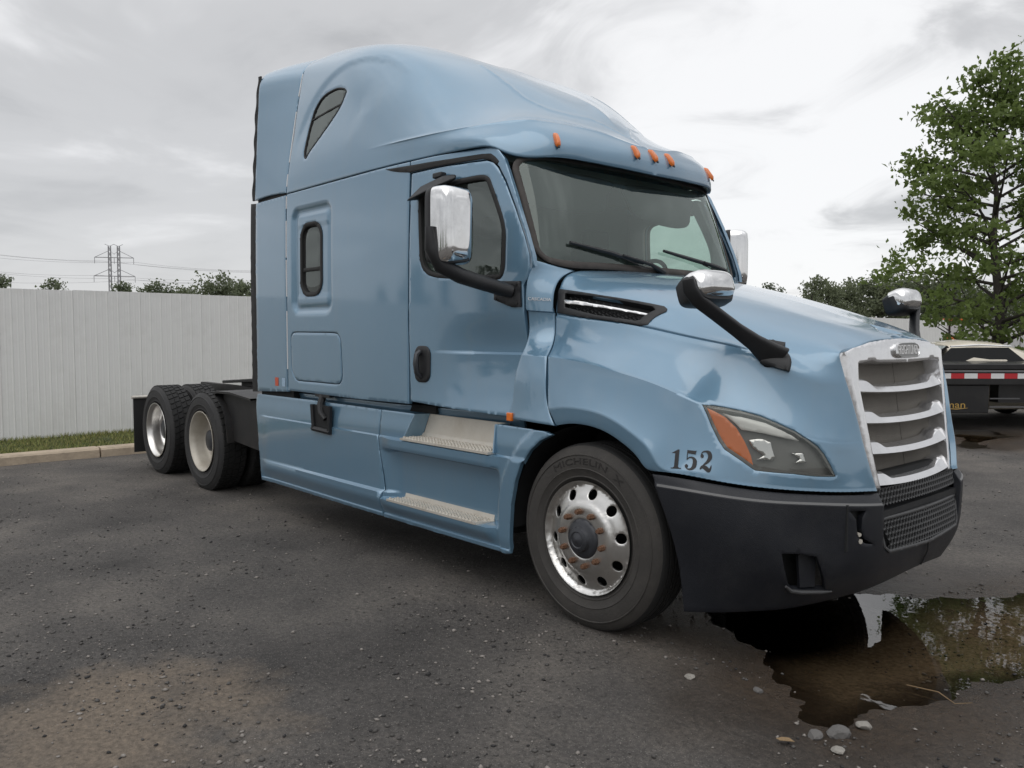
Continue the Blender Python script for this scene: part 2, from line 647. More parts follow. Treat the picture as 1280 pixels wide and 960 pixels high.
def smooth_poly(pts, n=6, closed=True):
    """Catmull-Rom rounding of a 2-D outline."""
    P = [np.array(p, float) for p in pts]
    m = len(P)
    out = []
    for i in range(m if closed else m - 1):
        if closed:
            p0, p1, p2, p3 = P[i - 1], P[i], P[(i + 1) % m], P[(i + 2) % m]
        else:
            p0, p1, p2, p3 = P[max(i - 1, 0)], P[i], P[i + 1], P[min(i + 2, m - 1)]
        for k in range(n):
            t = k / n
            out.append(0.5 * (2 * p1 + (p2 - p0) * t + (2 * p0 - 5 * p1 + 4 * p2 - p3) * t * t + (3 * p1 - p0 - 3 * p2 + p3) * t ** 3))
    if not closed:
        out.append(P[-1])
    return [tuple(p) for p in out]


def panel(name, S, outer, material, parent, holes=(), res=0.02, thick=0.025, hint=(0, -1, 0), offset=0.0,
          edge=0.004, round_=0.003, smooth=50.0, disp=None, lines=(), relax=None):
    """A sheet cut to an outline on a surface, with holes, rolled edges and returned flanges."""
    outer = resample(outer, res)
    hs = [resample(h, res * 0.8) for h in holes]
    lo, hi = outer.min(0), outer.max(0)
    gx, gy = np.arange(lo[0] + res * 0.5, hi[0], res), np.arange(lo[1] + res * 0.5, hi[1], res)
    gg = np.stack(np.meshgrid(gx, gy, indexing='ij'), -1).reshape(-1, 2)
    gg = gg + RNG.uniform(-1e-4, 1e-4, gg.shape)
    keep = inside(outer, gg)
    for h in hs:
        keep &= ~inside(h, gg)
    gg = gg[keep]
    for q in [outer] + hs:
        gg = gg[seg_dist(q, gg) > max(res * 0.45, edge * 1.8)]
    # feature lines: rows of points on and just beside every crease
    lp = []
    for ln in lines:
        ln = np.array(ln, float)
        for a, b in zip(ln[:-1], ln[1:]):
            k = max(1, int(np.linalg.norm(b - a) / (res * 0.7)))
            t = (np.arange(k) + 0.5) / k
            q = a + (b - a) * t[:, None]
            gg = gg[~((np.abs((gg - a) @ np.array([-(b - a)[1], (b - a)[0]])) / max(np.linalg.norm(b - a), 1e-9) < res * 0.4)
                      & (((gg - a) @ (b - a)) > 0) & (((gg - a) @ (b - a)) < (b - a) @ (b - a)))]
            lp.append(q)
    if lp:
        lp = np.concatenate(lp)
        keep = inside(outer, lp)
        for h in hs:
            keep &= ~inside(h, lp)
        lp = lp[keep]
        for q in [outer] + hs:
            lp = lp[seg_dist(q, lp) > edge * 1.5]
        gg = np.concatenate([gg, lp])
    pts, edges, ring = [], [], []
    for qi, q in enumerate([outer] + hs):
        k = len(pts)
        n = len(q)
        pts.extend(q.tolist())
        edges.extend([(k + i, k + (i + 1) % n) for i in range(n)])
        if edge > 0:
            nx, pv = np.roll(q, -1, 0), np.roll(q, 1, 0)
            tg = nx - pv
            tg /= np.maximum(np.linalg.norm(tg, axis=1, keepdims=True), 1e-9)
            nn = np.stack([-tg[:, 1], tg[:, 0]], 1)
            for sg in (1, -1):
                c = q + nn * edge * sg
                ok = inside(outer, c)
                for h in hs:
                    ok &= ~inside(h, c)
                dmin = seg_dist(q, c)
                ok &= dmin > edge * 0.7
                if ok.mean() > 0.5:
                    ring.extend(c[ok].tolist())
                    break
    nb = len(pts)
    pts.extend(ring)
    pts.extend(gg.tolist())
    vo, eo, fo, ov, oe, of = delaunay_2d_cdt([Vector(p) for p in pts], edges, [], 0, 1e-6)
    P2 = np.array([(p.x, p.y) for p in vo])
    F = np.array([list(f) for f in fo if len(f) == 3])
    cen = P2[F].mean(1)
    ok = inside(outer, cen)
    for h in hs:
        ok &= ~inside(h, cen)
    F = F[ok]
    used = np.unique(F)
    remap = -np.ones(len(P2), int)
    remap[used] = np.arange(len(used))
    P2 = P2[used]
    F = remap[F]
    X = S(P2[:, 0], P2[:, 1])
    N = surf_normals(S, P2[:, 0], P2[:, 1])
    if relax is not None:                                # fair the sheet away from its edges and creases
        w = relax[0](P2[:, 0], P2[:, 1])
        db = np.full(len(P2), 9.0)
        for q in [outer] + hs:
            db = np.minimum(db, seg_dist(q, P2))
        w = w * sstep(0.0, 0.10, db + np.where(np.abs(X[:, 1]) < 0.10, 0.10, 0.0)) 
        E_ = np.concatenate([F[:, [0, 1]], F[:, [1, 2]], F[:, [2, 0]]])
        E_ = np.unique(np.sort(E_, 1), axis=0)
        deg = np.bincount(E_.ravel(), minlength=len(P2)).astype(float)[:, None]
        mid = np.abs(X[:, 1]) < 1e-3
        for _ in range(relax[1]):
            acc = np.zeros_like(X)
            np.add.at(acc, E_[:, 0], X[E_[:, 1]])
            np.add.at(acc, E_[:, 1], X[E_[:, 0]])
            step = (acc / deg - X) * (0.5 * w)[:, None]
            step[mid] = 0.0
            X = X + step
        fn_ = np.cross(X[F[:, 1]] - X[F[:, 0]], X[F[:, 2]] - X[F[:, 0]])
        N = np.zeros_like(X)
        for k_ in range(3):
            np.add.at(N, F[:, k_], fn_)
        N /= np.maximum(np.linalg.norm(N, axis=1, keepdims=True), 1e-12)
    tri = X[F]
    fn = np.cross(tri[:, 1] - tri[:, 0], tri[:, 2] - tri[:, 0])
    hv = np.array(hint, float)
    if (fn @ hv).sum() < 0:
        F = F[:, ::-1]
    if (N @ hv).sum() < 0:
        N = -N
    if disp is not None:
        X = X + N * disp(P2[:, 0], P2[:, 1])[:, None]
    X = X + N * offset
    # boundary: rolled edge and flange
    ec = {}
    for f in F:
        for a, b in ((f[0], f[1]), (f[1], f[2]), (f[2], f[0])):
            if (b, a) in ec:
                del ec[(b, a)]
            else:
                ec[(a, b)] = 1
    faces = [tuple(f) for f in F]
    V_ = [tuple(p) for p in X]
    if thick > 0:
        ec = {e_: 1 for e_ in ec if not (abs(X[e_[0]][1]) < 1e-3 and abs(X[e_[1]][1]) < 1e-3)}
        bidx = sorted({i for e_ in ec for i in e_})
        mp = {}
        for i in bidx:
            mp[i] = len(V_)
            V_.append(tuple(X[i] - N[i] * thick))
        for a, b in ec:
            faces.append((b, a, mp[a], mp[b]))
        for i in bidx:
            if abs(X[i][1]) > 1e-3:
                V_[i] = tuple(X[i] - N[i] * round_)
    return mesh_obj(name, V_, faces, material, parent, smooth)


def full_width(o):
    """Add the mirrored half to a part that crosses the centre line and weld the two."""
    bm = bmesh.new()
    bm.from_mesh(o.data)
    for v in bm.verts:
        if abs(v.co.y) < 1e-3:
            v.co.y = 0.0
    g = bmesh.ops.duplicate(bm, geom=bm.verts[:] + bm.edges[:] + bm.faces[:])['geom']
    for q in g:
        if isinstance(q, bmesh.types.BMVert):
            q.co.y = -q.co.y
    bmesh.ops.reverse_faces(bm, faces=[q for q in g if isinstance(q, bmesh.types.BMFace)])
    bmesh.ops.remove_doubles(bm, verts=[v for v in bm.verts if abs(v.co.y) < 1e-4], dist=2e-4)
    bm.to_mesh(o.data)
    bm.free()
    o.data.set_sharp_from_angle(angle=R(50))
    return o


def sstep(a, b, x):
    t = np.clip((x - a) / (b - a), 0, 1)
    return t * t * (3 - 2 * t)


def text_mesh(txt, size, extrude=0.002):
    """Lettering as plain geometry lying in its own x-y plane."""
    c = bpy.data.curves.new('lettering', 'FONT')
    c.body = txt
    c.size = size
    c.extrude = extrude
    c.resolution_u = 3
    c.align_x = 'CENTER'
    c.align_y = 'CENTER'
    o = bpy.data.objects.new('lettering', c)
    COL.objects.link(o)
    bpy.context.view_layer.update()
    dg = bpy.context.evaluated_depsgraph_get()
    me = bpy.data.meshes.new_from_object(o.evaluated_get(dg))
    v = np.array([tuple(q.co) for q in me.vertices])
    f = [tuple(p.vertices) for p in me.polygons]
    bpy.data.objects.remove(o)
    bpy.data.meshes.remove(me)
    return v, f


# ------------------------------------------------------------------ truck surfaces (metres; front axle at x = 0, right side y < 0)
def mirror_row(r_):
    return r_ + [(x, -y, z) for x, y, z in r_[::-1] if abs(y) > 1e-6]


HOOD_ROWS = [
    [(-.37, 0, 1.988), (-.1, 0, 1.945), (.3, 0, 1.852), (.62, 0, 1.762), (.8, 0, 1.703), (1.0, 0, 1.642), (1.09, 0, 1.61), (1.146, 0, 1.578)],
    [(-.385, -.25, 1.990), (-.1, -.25, 1.945), (.3, -.25, 1.850), (.62, -.25, 1.758), (.8, -.24, 1.698), (1.0, -.22, 1.636), (1.09, -.21, 1.603), (1.142, -.20, 1.572)],
    [(-.41, -.47, 1.988), (-.05, -.47, 1.922), (.3, -.45, 1.838), (.62, -.43, 1.748), (.8, -.42, 1.692), (1.0, -.39, 1.625), (1.08, -.375, 1.592), (1.134, -.36, 1.560)],
    [(-.435, -.70, 1.978), (-.05, -.70, 1.894), (.3, -.67, 1.800), (.62, -.63, 1.700), (.8, -.60, 1.640), (.98, -.55, 1.578), (1.07, -.52, 1.550), (1.122, -.495, 1.532)],
    [(-.448, -.90, 1.925), (0, -.865, 1.818), (.3, -.83, 1.738), (.6, -.78, 1.648), (.8, -.735, 1.590), (.97, -.675, 1.541), (1.06, -.635, 1.518), (1.111, -.612, 1.503)],
    [(-.440, -.965, 1.80), (0, -.935, 1.722), (.3, -.90, 1.655), (.58, -.86, 1.585), (.8, -.80, 1.523), (.97, -.725, 1.475), (1.07, -.66, 1.448), (1.123, -.608, 1.44)],
    [(-.432, -.985, 1.713), (.18, -.945, 1.636), (.5, -.905, 1.574), (.66, -.88, 1.545), (.8, -.85, 1.510), (.97, -.77, 1.435), (1.08, -.68, 1.385), (1.138, -.603, 1.385)],
    [(-.421, -1.00, 1.60), (0, -1.0, 1.56), (.3, -.985, 1.505), (.6, -.945, 1.415), (.83, -.875, 1.335), (1.0, -.77, 1.275), (1.10, -.68, 1.265), (1.165, -.588, 1.285)],
    [(-.394, -1.045, 1.527), (0, -1.06, 1.492), (.3, -1.05, 1.44), (.61, -1.005, 1.345), (.83, -.93, 1.255), (1.02, -.80, 1.185), (1.12, -.70, 1.17), (1.192, -.565, 1.165)],
    [(-.362, -1.112, 1.472), (-.077, -1.118, 1.448), (.202, -1.113, 1.398), (.409, -1.098, 1.349), (.545, -1.084, 1.304), (.655, -1.056, 1.261), (.85, -.968, 1.191), (1.03, -.825, 1.119), (1.13, -.717, 1.088), (1.209, -.556, 1.087)],
    [(-.354, -1.128, 1.465), (-.077, -1.135, 1.44), (.202, -1.13, 1.39), (.409, -1.115, 1.341), (.545, -1.1, 1.296), (.655, -1.068, 1.254), (.85, -.975, 1.185), (1.03, -.83, 1.115), (1.13, -.72, 1.085), (1.21, -.555, 1.085)],
    [(-.33, -1.152, 1.33), (-.05, -1.157, 1.315), (.22, -1.157, 1.265), (.43, -1.150, 1.20), (.62, -1.11, 1.125), (.84, -1.005, 1.065), (1.04, -.85, 1.0), (1.15, -.72, .98), (1.235, -.54, .98)],
    [(-.29, -1.188, 1.175), (-.2, -1.195, 1.192), (-.064, -1.203, 1.199), (.067, -1.208, 1.19), (.205, -1.212, 1.158), (.336, -1.214, 1.099), (.454, -1.210, 1.012), (.525, -1.200, .935), (.62, -1.170, .936), (.78, -1.083, .912), (.92, -.975, .89), (1.074, -.822, .875), (1.19, -.664, .868), (1.258, -.505, .862)],
    [(-.224, -1.188, 1.088), (-.128, -1.195, 1.106), (-.005, -1.202, 1.112), (.153, -1.206, 1.088), (.283, -1.208, 1.035), (.377, -1.208, .972), (.437, -1.206, .925), (.54, -1.195, .924), (.622, -1.172, .92), (.782, -1.086, .896), (.921, -.978, .876), (1.076, -.824, .861), (1.192, -.666, .853), (1.262, -.503, .848)],
]
HOOD_ANCH = [{0: 0, 3: .52, 7: 1}, {0: 0, 3: .52, 7: 1}, {0: 0, 3: .52, 7: 1}, {0: 0, 3: .52, 7: 1}, {0: 0, 3: .52, 7: 1}, {0: 0, 3: .52, 7: 1},
             {0: 0, 3: .53, 7: 1}, {0: 0, 3: .52, 7: 1}, {0: 0, 3: .52, 7: 1}, {0: 0, 5: .52, 9: 1}, {0: 0, 5: .52, 9: 1}, {0: 0, 4: .52, 8: 1},
             {0: 0, 7: .52, 13: 1}, {0: 0, 6: .48, 7: .53, 13: 1}]
HOOD = Net(HOOD_ROWS, HOOD_ANCH, creases=(9, 10, 12))

COWL_A = [(-.545, -1.065, 2.03), (-.555, -1.085, 1.95), (-.565, -1.10, 1.85), (-.566, -1.10, 1.735), (-.566, -1.082, 1.728), (-.562, -1.078, 1.60), (-.56, -1.105, 1.53), (-.559, -1.143, 1.475), (-.592, -1.165, 1.33), (-.60, -1.178, 1.18), (-.628, -1.188, 1.10)]
COWL_B = [(-.455, -.80, 1.975), (-.455, -.915, 1.928), (-.444, -.985, 1.84), (-.436, -1.002, 1.724), (-.436, -.985, 1.716), (-.425, -.996, 1.60), (-.398, -1.048, 1.527), (-.360, -1.130, 1.465), (-.336, -1.162, 1.33), (-.296, -1.180, 1.175), (-.232, -1.197, 1.088)]
COWL = Net([[a, tuple((np.array(a) * .5 + np.array(b) * .5 + np.array([0, -.012, 0]))), b] for a, b in zip(COWL_A, COWL_B)], creases=(3, 4, 7))

ROOF_ROWS = [
    [(-3.33, -1.214, 2.742), (-2.6, -1.216, 2.745), (-1.9, -1.206, 2.747), (-1.4, -1.176, 2.745), (-1.0, -1.128, 2.742), (-.88, -1.095, 2.732), (-.80, -1.045, 2.690), (-.705, -.945, 2.664), (-.635, -.85, 2.668), (-.565, -.62, 2.668), (-.515, -.33, 2.656), (-.492, 0, 2.648)],
    [(-3.33, -1.211, 2.79), (-2.6, -1.213, 2.79), (-1.9, -1.204, 2.79), (-1.4, -1.178, 2.79), (-1.02, -1.133, 2.79), (-.89, -1.085, 2.782), (-.785, -1.01, 2.755), (-.695, -.92, 2.738), (-.622, -.82, 2.738), (-.555, -.57, 2.738), (-.508, -.29, 2.728), (-.492, 0, 2.72)],
    [(-3.33, -1.206, 2.85), (-2.6, -1.208, 2.85), (-1.9, -1.202, 2.845), (-1.4, -1.176, 2.84), (-1.07, -1.12, 2.84), (-.93, -1.05, 2.845), (-.81, -.955, 2.845), (-.705, -.855, 2.84), (-.645, -.73, 2.838), (-.588, -.48, 2.828), (-.535, -.23, 2.802), (-.52, 0, 2.788)],
    [(-3.33, -1.198, 2.905), (-2.6, -1.203, 2.905), (-1.9, -1.198, 2.895), (-1.4, -1.168, 2.885), (-1.12, -1.10, 2.888), (-.97, -1.01, 2.902), (-.86, -.92, 2.914), (-.77, -.81, 2.914), (-.70, -.62, 2.905), (-.625, -.38, 2.882), (-.57, -.17, 2.84), (-.56, 0, 2.83)],
    [(-3.33, -1.180, 3.02), (-2.6, -1.19, 3.02), (-1.9, -1.18, 3.00), (-1.45, -1.135, 2.975), (-1.19, -1.05, 2.965), (-1.04, -.94, 2.965), (-.93, -.83, 2.965), (-.84, -.70, 2.957), (-.745, -.51, 2.938), (-.655, -.30, 2.895), (-.61, -.12, 2.862), (-.605, 0, 2.855)],
    [(-3.33, -1.145, 3.21), (-2.6, -1.165, 3.21), (-1.95, -1.148, 3.18), (-1.52, -1.075, 3.13), (-1.29, -.95, 3.10), (-1.12, -.79, 3.06), (-.97, -.64, 3.02), (-.84, -.485, 2.975), (-.74, -.32, 2.932), (-.685, -.15, 2.915), (-.675, 0, 2.905)],
    [(-3.33, -1.112, 3.417), (-2.6, -1.135, 3.417), (-2.0, -1.105, 3.37), (-1.62, -1.0, 3.30), (-1.38, -.84, 3.25), (-1.18, -.635, 3.165), (-1.0, -.46, 3.09), (-.88, -.30, 3.022), (-.81, -.14, 3.0), (-.795, 0, 2.985)],
    [(-3.33, -1.08, 3.59), (-2.6, -1.10, 3.59), (-2.05, -1.05, 3.54), (-1.70, -.925, 3.455), (-1.46, -.73, 3.362), (-1.26, -.54, 3.285), (-1.10, -.35, 3.21), (-.98, -.17, 3.14), (-.955, 0, 3.145)],
    [(-3.33, -1.043, 3.755), (-2.7, -1.03, 3.735), (-2.2, -.96, 3.705), (-1.88, -.80, 3.605), (-1.64, -.60, 3.525), (-1.46, -.40, 3.45), (-1.33, -.2, 3.375), (-1.29, 0, 3.35)],
    [(-3.33, -.955, 3.857), (-2.8, -.915, 3.842), (-2.4, -.82, 3.80), (-2.12, -.66, 3.745), (-1.92, -.45, 3.665), (-1.77, -.22, 3.60), (-1.72, 0, 3.58)],
    [(-3.33, -.75, 3.93), (-2.95, -.70, 3.922), (-2.65, -.55, 3.89), (-2.42, -.35, 3.84), (-2.32, -.15, 3.80), (-2.29, 0, 3.79)],
    [(-3.33, -.40, 3.975), (-3.1, -.32, 3.945), (-2.98, -.2, 3.925), (-2.93, -.08, 3.915), (-2.92, 0, 3.91)],
    [(-3.33, -.05, 3.985), (-3.30, -.04, 3.982), (-3.285, -.02, 3.981), (-3.28, 0, 3.98)],
]
ROOF = Net(ROOF_ROWS, creases=(3,))

EXT_F = [(-3.342, -1.214, 2.75), (-3.342, -1.19, 2.94), (-3.342, -1.155, 3.151), (-3.342, -1.112, 3.417), (-3.342, -1.08, 3.59), (-3.342, -1.043, 3.755), (-3.342, -.955, 3.857), (-3.342, -.75, 3.93), (-3.342, -.4, 3.975), (-3.342, 0, 3.985)]
EXT_R = [(-3.90, -1.226, 2.75), (-3.90, -1.215, 2.97), (-3.90, -1.203, 3.18), (-3.90, -1.19, 3.43), (-3.90, -1.178, 3.60), (-3.90, -1.155, 3.78), (-3.90, -1.085, 3.868), (-3.90, -.86, 3.93), (-3.90, -.45, 3.965), (-3.90, 0, 3.975)]
EXTU = Net([[a, tuple(np.array(a) * .5 + np.array(b) * .5 + np.array([0, 0, .012])), b] for a, b in zip(EXT_F, EXT_R)])

WX = np.array([-4.2, -3.4, -2.5, -1.9, -1.5, -1.1, -.8, -.5])
WY = np.array([[1.222], [1.222], [1.222], [1.217], [1.199], [1.167], [1.133], [1.088]])


def side_w(x, z):
    """Half width of the cab and sleeper side."""
    x, z = np.asarray(x, float), np.asarray(z, float)
    w = spline(WX, WY, x)[:, 0]
    w = w - 0.012 * np.clip((z - 2.0) / 0.75, 0, 2) ** 2
    w = w - 0.062 * sstep(-1.45, -.6, x) * np.clip((z - 1.95) / 0.72, 0, 2) ** 2
    w = w - 0.030 * sstep(-1.45, -.62, x) * sstep(1.470, 1.484, z) * sstep(1.74, 1.50, z)     # dent above the crease on the door
    w = w + 0.050 * sstep(-1.9, -.7, x) * np.clip((1.45 - z) / 0.35, 0, 1.4) ** 2
    return w


def rr_sdf(x, z, x0, x1, z0, z1, r):
    qx = np.abs(x - (x0 + x1) / 2) - (x1 - x0) / 2 + r
    qz = np.abs(z - (z0 + z1) / 2) - (z1 - z0) / 2 + r
    return np.hypot(np.maximum(qx, 0), np.maximum(qz, 0)) + np.minimum(np.maximum(qx, qz), 0) - r


def S_side(x, z):
    x, z = np.asarray(x, float), np.asarray(z, float)
    w = side_w(x, z)
    # pressed frame round the sleeper window
    d = rr_sdf(x, z, -3.245, -2.60, 1.745, 2.61, .10)
    w = w - 0.026 * sstep(0.0, -0.038, d)
    w = w + 0.014 * sstep(-0.055, -0.085, d) * np.where((z > 2.45) | (z < 1.9), 1.0, 0.6)
    return np.stack([x, -w, z], 1)


def S_inner(x, z):
    x, z = np.asarray(x, float), np.asarray(z, float)
    return np.stack([x, -(side_w(x, z) - 0.06), z], 1)


WS_B = [(-.552, -1.035, 2.035), (-.475, -.90, 1.995), (-.42, -.62, 1.988), (-.385, -.3, 1.985), (-.375, 0, 1.985)]
WS_M = [(-.665, -1.035, 2.33), (-.585, -.90, 2.33), (-.528, -.62, 2.33), (-.495, -.3, 2.33), (-.485, 0, 2.33)]
WS_T = [(-.80, -1.030, 2.665), (-.735, -.90, 2.70), (-.68, -.62, 2.71), (-.645, -.3, 2.71), (-.635, 0, 2.71)]
WSN = Net([mirror_row(WS_B), mirror_row(WS_M), mirror_row(WS_T)])


def fair_w(x, z):
    """Half width of the skirt: two creases along the rear part grow into two step boxes."""
    x, z = np.asarray(x, float), np.asarray(z, float)
    fade = sstep(-3.95, -3.70, x)
    bx = sstep(-1.96, -1.76, x) * sstep(-.655, -.745, x)
    w = 1.192 + 0.014 * sstep(1.06, 0.92, z)
    l1 = sstep(.875, .867, z)
    l1b = sstep(.805, .765, z)
    l2 = sstep(.490, .476, z)
    g2 = 0.008 + 0.026 * sstep(-3.9, -2.0, x)
    l2b = sstep(.448, .436, z)
    w = w + 0.014 * fade * l1 * (1 - bx) + g2 * fade * l2 * (1 - bx) * sstep(-1.2, -1.6, x)
    w = w + bx * (0.054 * l1 - 0.110 * l1b + 0.118 * l2b)
    w = w - 0.034 * sstep(.44, .32, z) * (1 - bx) * fade * sstep(-1.2, -1.6, x) + 0.010 * sstep(.326, .320, z)
    w = w - 0.012 * sstep(.39, .30, z) - 0.045 * bx * sstep(.42, .32, z)
    rr = np.hypot(x, z - .5)
    w = w + 0.012 * sstep(.685, .665, rr) * sstep(-1.0, -.72, x)
    return w


def S_fair(x, z):
    return np.stack([np.asarray(x, float), -fair_w(x, z), np.asarray(z, float)], 1)


BUMP_ROWS = [
    [(.462, -1.206, .908), (.62, -1.172, .902), (.78, -1.085, .882), (.92, -.978, .862), (1.076, -.824, .848), (1.192, -.67, .84), (1.25, -.50, .835), (1.285, -.25, .835), (1.295, 0, .835)],
    [(.485, -1.214, .868), (.65, -1.180, .860), (.835, -1.08, .838), (.962, -.982, .825), (1.082, -.862, .818), (1.235, -.63, .803), (1.285, -.45, .79), (1.305, -.22, .785), (1.31, 0, .783)],
    [(.491, -1.222, .852), (.656, -1.189, .846), (.845, -1.089, .825), (.972, -.991, .812), (1.092, -.872, .805), (1.245, -.64, .79), (1.295, -.45, .778), (1.315, -.22, .772), (1.32, 0, .77)],
    [(.553, -1.207, .70), (.69, -1.175, .70), (.862, -1.085, .68), (.985, -.99, .67), (1.10, -.86, .66), (1.25, -.62, .64), (1.292, -.42, .62), (1.305, -.2, .61), (1.308, 0, .61)],
    [(.60, -1.172, .49), (.74, -1.125, .49), (.905, -1.03, .49), (1.03, -.925, .48), (1.13, -.80, .47), (1.24, -.58, .475), (1.275, -.38, .48), (1.288, -.2, .48), (1.29, 0, .48)],
    [(.623, -1.15, .244), (.762, -1.05, .252), (.87, -.95, .262), (.964, -.85, .272), (1.08, -.69, .30), (1.189, -.5, .34), (1.235, -.34, .365), (1.255, -.17, .383), (1.262, 0, .39)],
]
BUMPER = Net([mirror_row(r_) for r_ in BUMP_ROWS], creases=(1, 2))


def grille_x(y, z):
    y, z = np.asarray(y, float), np.asarray(z, float)
    return 1.152 + (1.53 - z) * 0.150 - 0.115 * y * y


def S_grille(y, z):
    y, z = np.asarray(y, float), np.asarray(z, float)
    return np.stack([grille_x(y, z), y, z], 1)
HL_OUT = [(0.650, -1.067, 1.258), (0.691, -1.037, 1.255), (0.756, -1.002, 1.244), (0.822, -0.962, 1.229), (0.883, -0.921, 1.209), (0.951, -0.877, 1.175), (1.013, -0.833, 1.140), (1.061, -0.801, 1.104), (1.095, -0.772, 1.071), (1.118, -0.753, 1.036), (1.142, -0.732, 0.981), (1.159, -0.713, 0.927), (1.105, -0.787, 0.929), (1.029, -0.868, 0.941), (0.958, -0.935, 0.947), (0.897, -0.985, 0.954), (0.844, -1.017, 0.996), (0.773, -1.053, 1.047), (0.743, -1.060, 1.087), (0.702, -1.065, 1.160)]
HL_DRL = [(0.744, -1.033, 1.219), (0.818, -0.984, 1.207), (0.910, -0.918, 1.179), (0.981, -0.868, 1.140), (1.035, -0.831, 1.096), (0.986, -0.877, 1.108), (0.912, -0.938, 1.128), (0.828, -0.998, 1.142), (0.802, -1.009, 1.170)]
HL_AMB = [(0.662, -1.067, 1.245), (0.710, -1.048, 1.227), (0.759, -1.028, 1.200), (0.808, -1.008, 1.152), (0.846, -0.996, 1.091), (0.878, -0.987, 1.023), (0.891, -0.987, 0.970), (0.846, -1.014, 1.003), (0.781, -1.046, 1.053), (0.748, -1.055, 1.093), (0.707, -1.061, 1.166)]
HL_R1 = [(0.859, -0.986, 1.097), (0.899, -0.954, 1.105), (0.942, -0.922, 1.089), (0.951, -0.922, 1.058), (0.963, -0.919, 1.019), (0.952, -0.931, 1.003), (0.900, -0.973, 1.006), (0.922, -0.952, 1.026), (0.878, -0.979, 1.061)]
HL_R2 = [(1.017, -0.865, 1.040), (1.056, -0.824, 1.042), (1.070, -0.820, 0.993), (1.031, -0.861, 0.992), (1.049, -0.839, 1.013)]
VENT_OUT = [(-0.445, -0.944, 1.859), (-0.133, -0.911, 1.811), (0.250, -0.848, 1.742), (0.272, -0.852, 1.728), (0.275, -0.864, 1.713), (0.209, -0.935, 1.644), (0.171, -0.945, 1.639), (-0.170, -0.972, 1.681), (-0.420, -0.984, 1.717)]
VENT_IN = [(-0.391, -0.948, 1.831), (-0.125, -0.917, 1.799), (0.192, -0.870, 1.741), (0.213, -0.877, 1.724), (0.154, -0.931, 1.671), (0.128, -0.940, 1.665), (-0.122, -0.964, 1.698), (-0.366, -0.973, 1.749)]
VENT_BAR = [(-0.420, -0.963, 1.800), (0.201, -0.899, 1.698), (0.214, -0.899, 1.692), (0.203, -0.906, 1.687), (-0.414, -0.970, 1.774)]
ROOF_WIN = [(-3.083, -1.186, 3.011), (-3.040, -1.190, 2.982), (-2.989, -1.185, 3.029), (-2.762, -1.168, 3.174), (-2.602, -1.154, 3.290), (-2.531, -1.140, 3.387), (-2.526, -1.135, 3.418), (-2.582, -1.130, 3.451), (-2.709, -1.125, 3.474), (-2.897, -1.123, 3.455), (-3.009, -1.131, 3.381), (-3.064, -1.147, 3.263), (-3.089, -1.171, 3.107)]
FOG = [(1.024, -0.952, 0.576), (1.028, -0.936, 0.507), (1.030, -0.910, 0.446), (1.027, -0.884, 0.401), (1.034, -0.866, 0.387), (1.085, -0.795, 0.381), (1.126, -0.724, 0.378), (1.141, -0.774, 0.453), (1.130, -0.823, 0.560), (1.080, -0.888, 0.575)]
TOW = [(1.219, -0.695, 0.772), (1.258, -0.606, 0.766), (1.250, -0.625, 0.735), (1.248, -0.628, 0.678), (1.254, -0.609, 0.632), (1.270, -0.545, 0.599), (1.258, -0.594, 0.606), (1.245, -0.631, 0.624), (1.239, -0.648, 0.660), (1.236, -0.659, 0.728)]
DIMPLE = [(0.953, -0.040, 1.654), (1.031, 0.000, 1.633), (1.078, -0.100, 1.612), (1.050, -0.111, 1.623)]
DIMPLE2 = [(1.040, 0.000, 1.630), (1.118, 0.000, 1.595), (1.087, -0.074, 1.609)]
HMIR_BASE = [(0.793, -0.830, 1.520), (0.834, -0.855, 1.453), (0.874, -0.837, 1.440), (0.951, -0.794, 1.414), (0.922, -0.762, 1.479), (0.891, -0.726, 1.541), (0.821, -0.755, 1.554)]


# ------------------------------------------------------------------ the truck
truck = empty('semi_truck', (0, 0, 0))
tag(truck, 'blue conventional semi tractor with tall sleeper cab and chrome grille, number 152', 'truck')


def rect(a, b, c, d):
    return [(a, c), (b, c), (b, d), (a, d)]


def uv(S, pts):
    return [tuple(q) for q in S.locate(pts)]


def inset_poly(P, d):
    """Move a 2-D outline inwards by d."""
    P = np.array(P, float)
    nx, pv = np.roll(P, -1, 0), np.roll(P, 1, 0)
    t = nx - pv
    t /= np.maximum(np.linalg.norm(t, axis=1, keepdims=True), 1e-9)
    n = np.stack([-t[:, 1], t[:, 0]], 1)
    area = 0.5 * np.sum(P[:, 0] * nx[:, 1] - nx[:, 0] * P[:, 1])
    return [tuple(q) for q in P + n * d * (1 if area > 0 else -1)]


# --- hood with both fenders
hl_uv, vent_uv, vin_uv = uv(HOOD, HL_OUT), uv(HOOD, VENT_OUT), uv(HOOD, VENT_IN)
Lu, Lv = HOOD.Lu, HOOD.Lv
kv = HOOD.kv
c9, c10, c12, c6 = kv[9], kv[10], kv[12], kv[6]
hood_lines = [[(HOOD.Lu * f_, 0.0), (HOOD.Lu * f_, .14)] for f_ in (.86, .885, .91, .935, .95, .962, .972)] + [[(0.01, c + e), (Lu - .01, c + e)] for c, es in ((c9, (-.007, 0)), (c10, (0, .007)), (c12, (-.007, 0, .007))) for e in es] + [[(0.01, c6 + e), (Lu * .72, c6 + e)] for e in (-.006, 0, .006)]


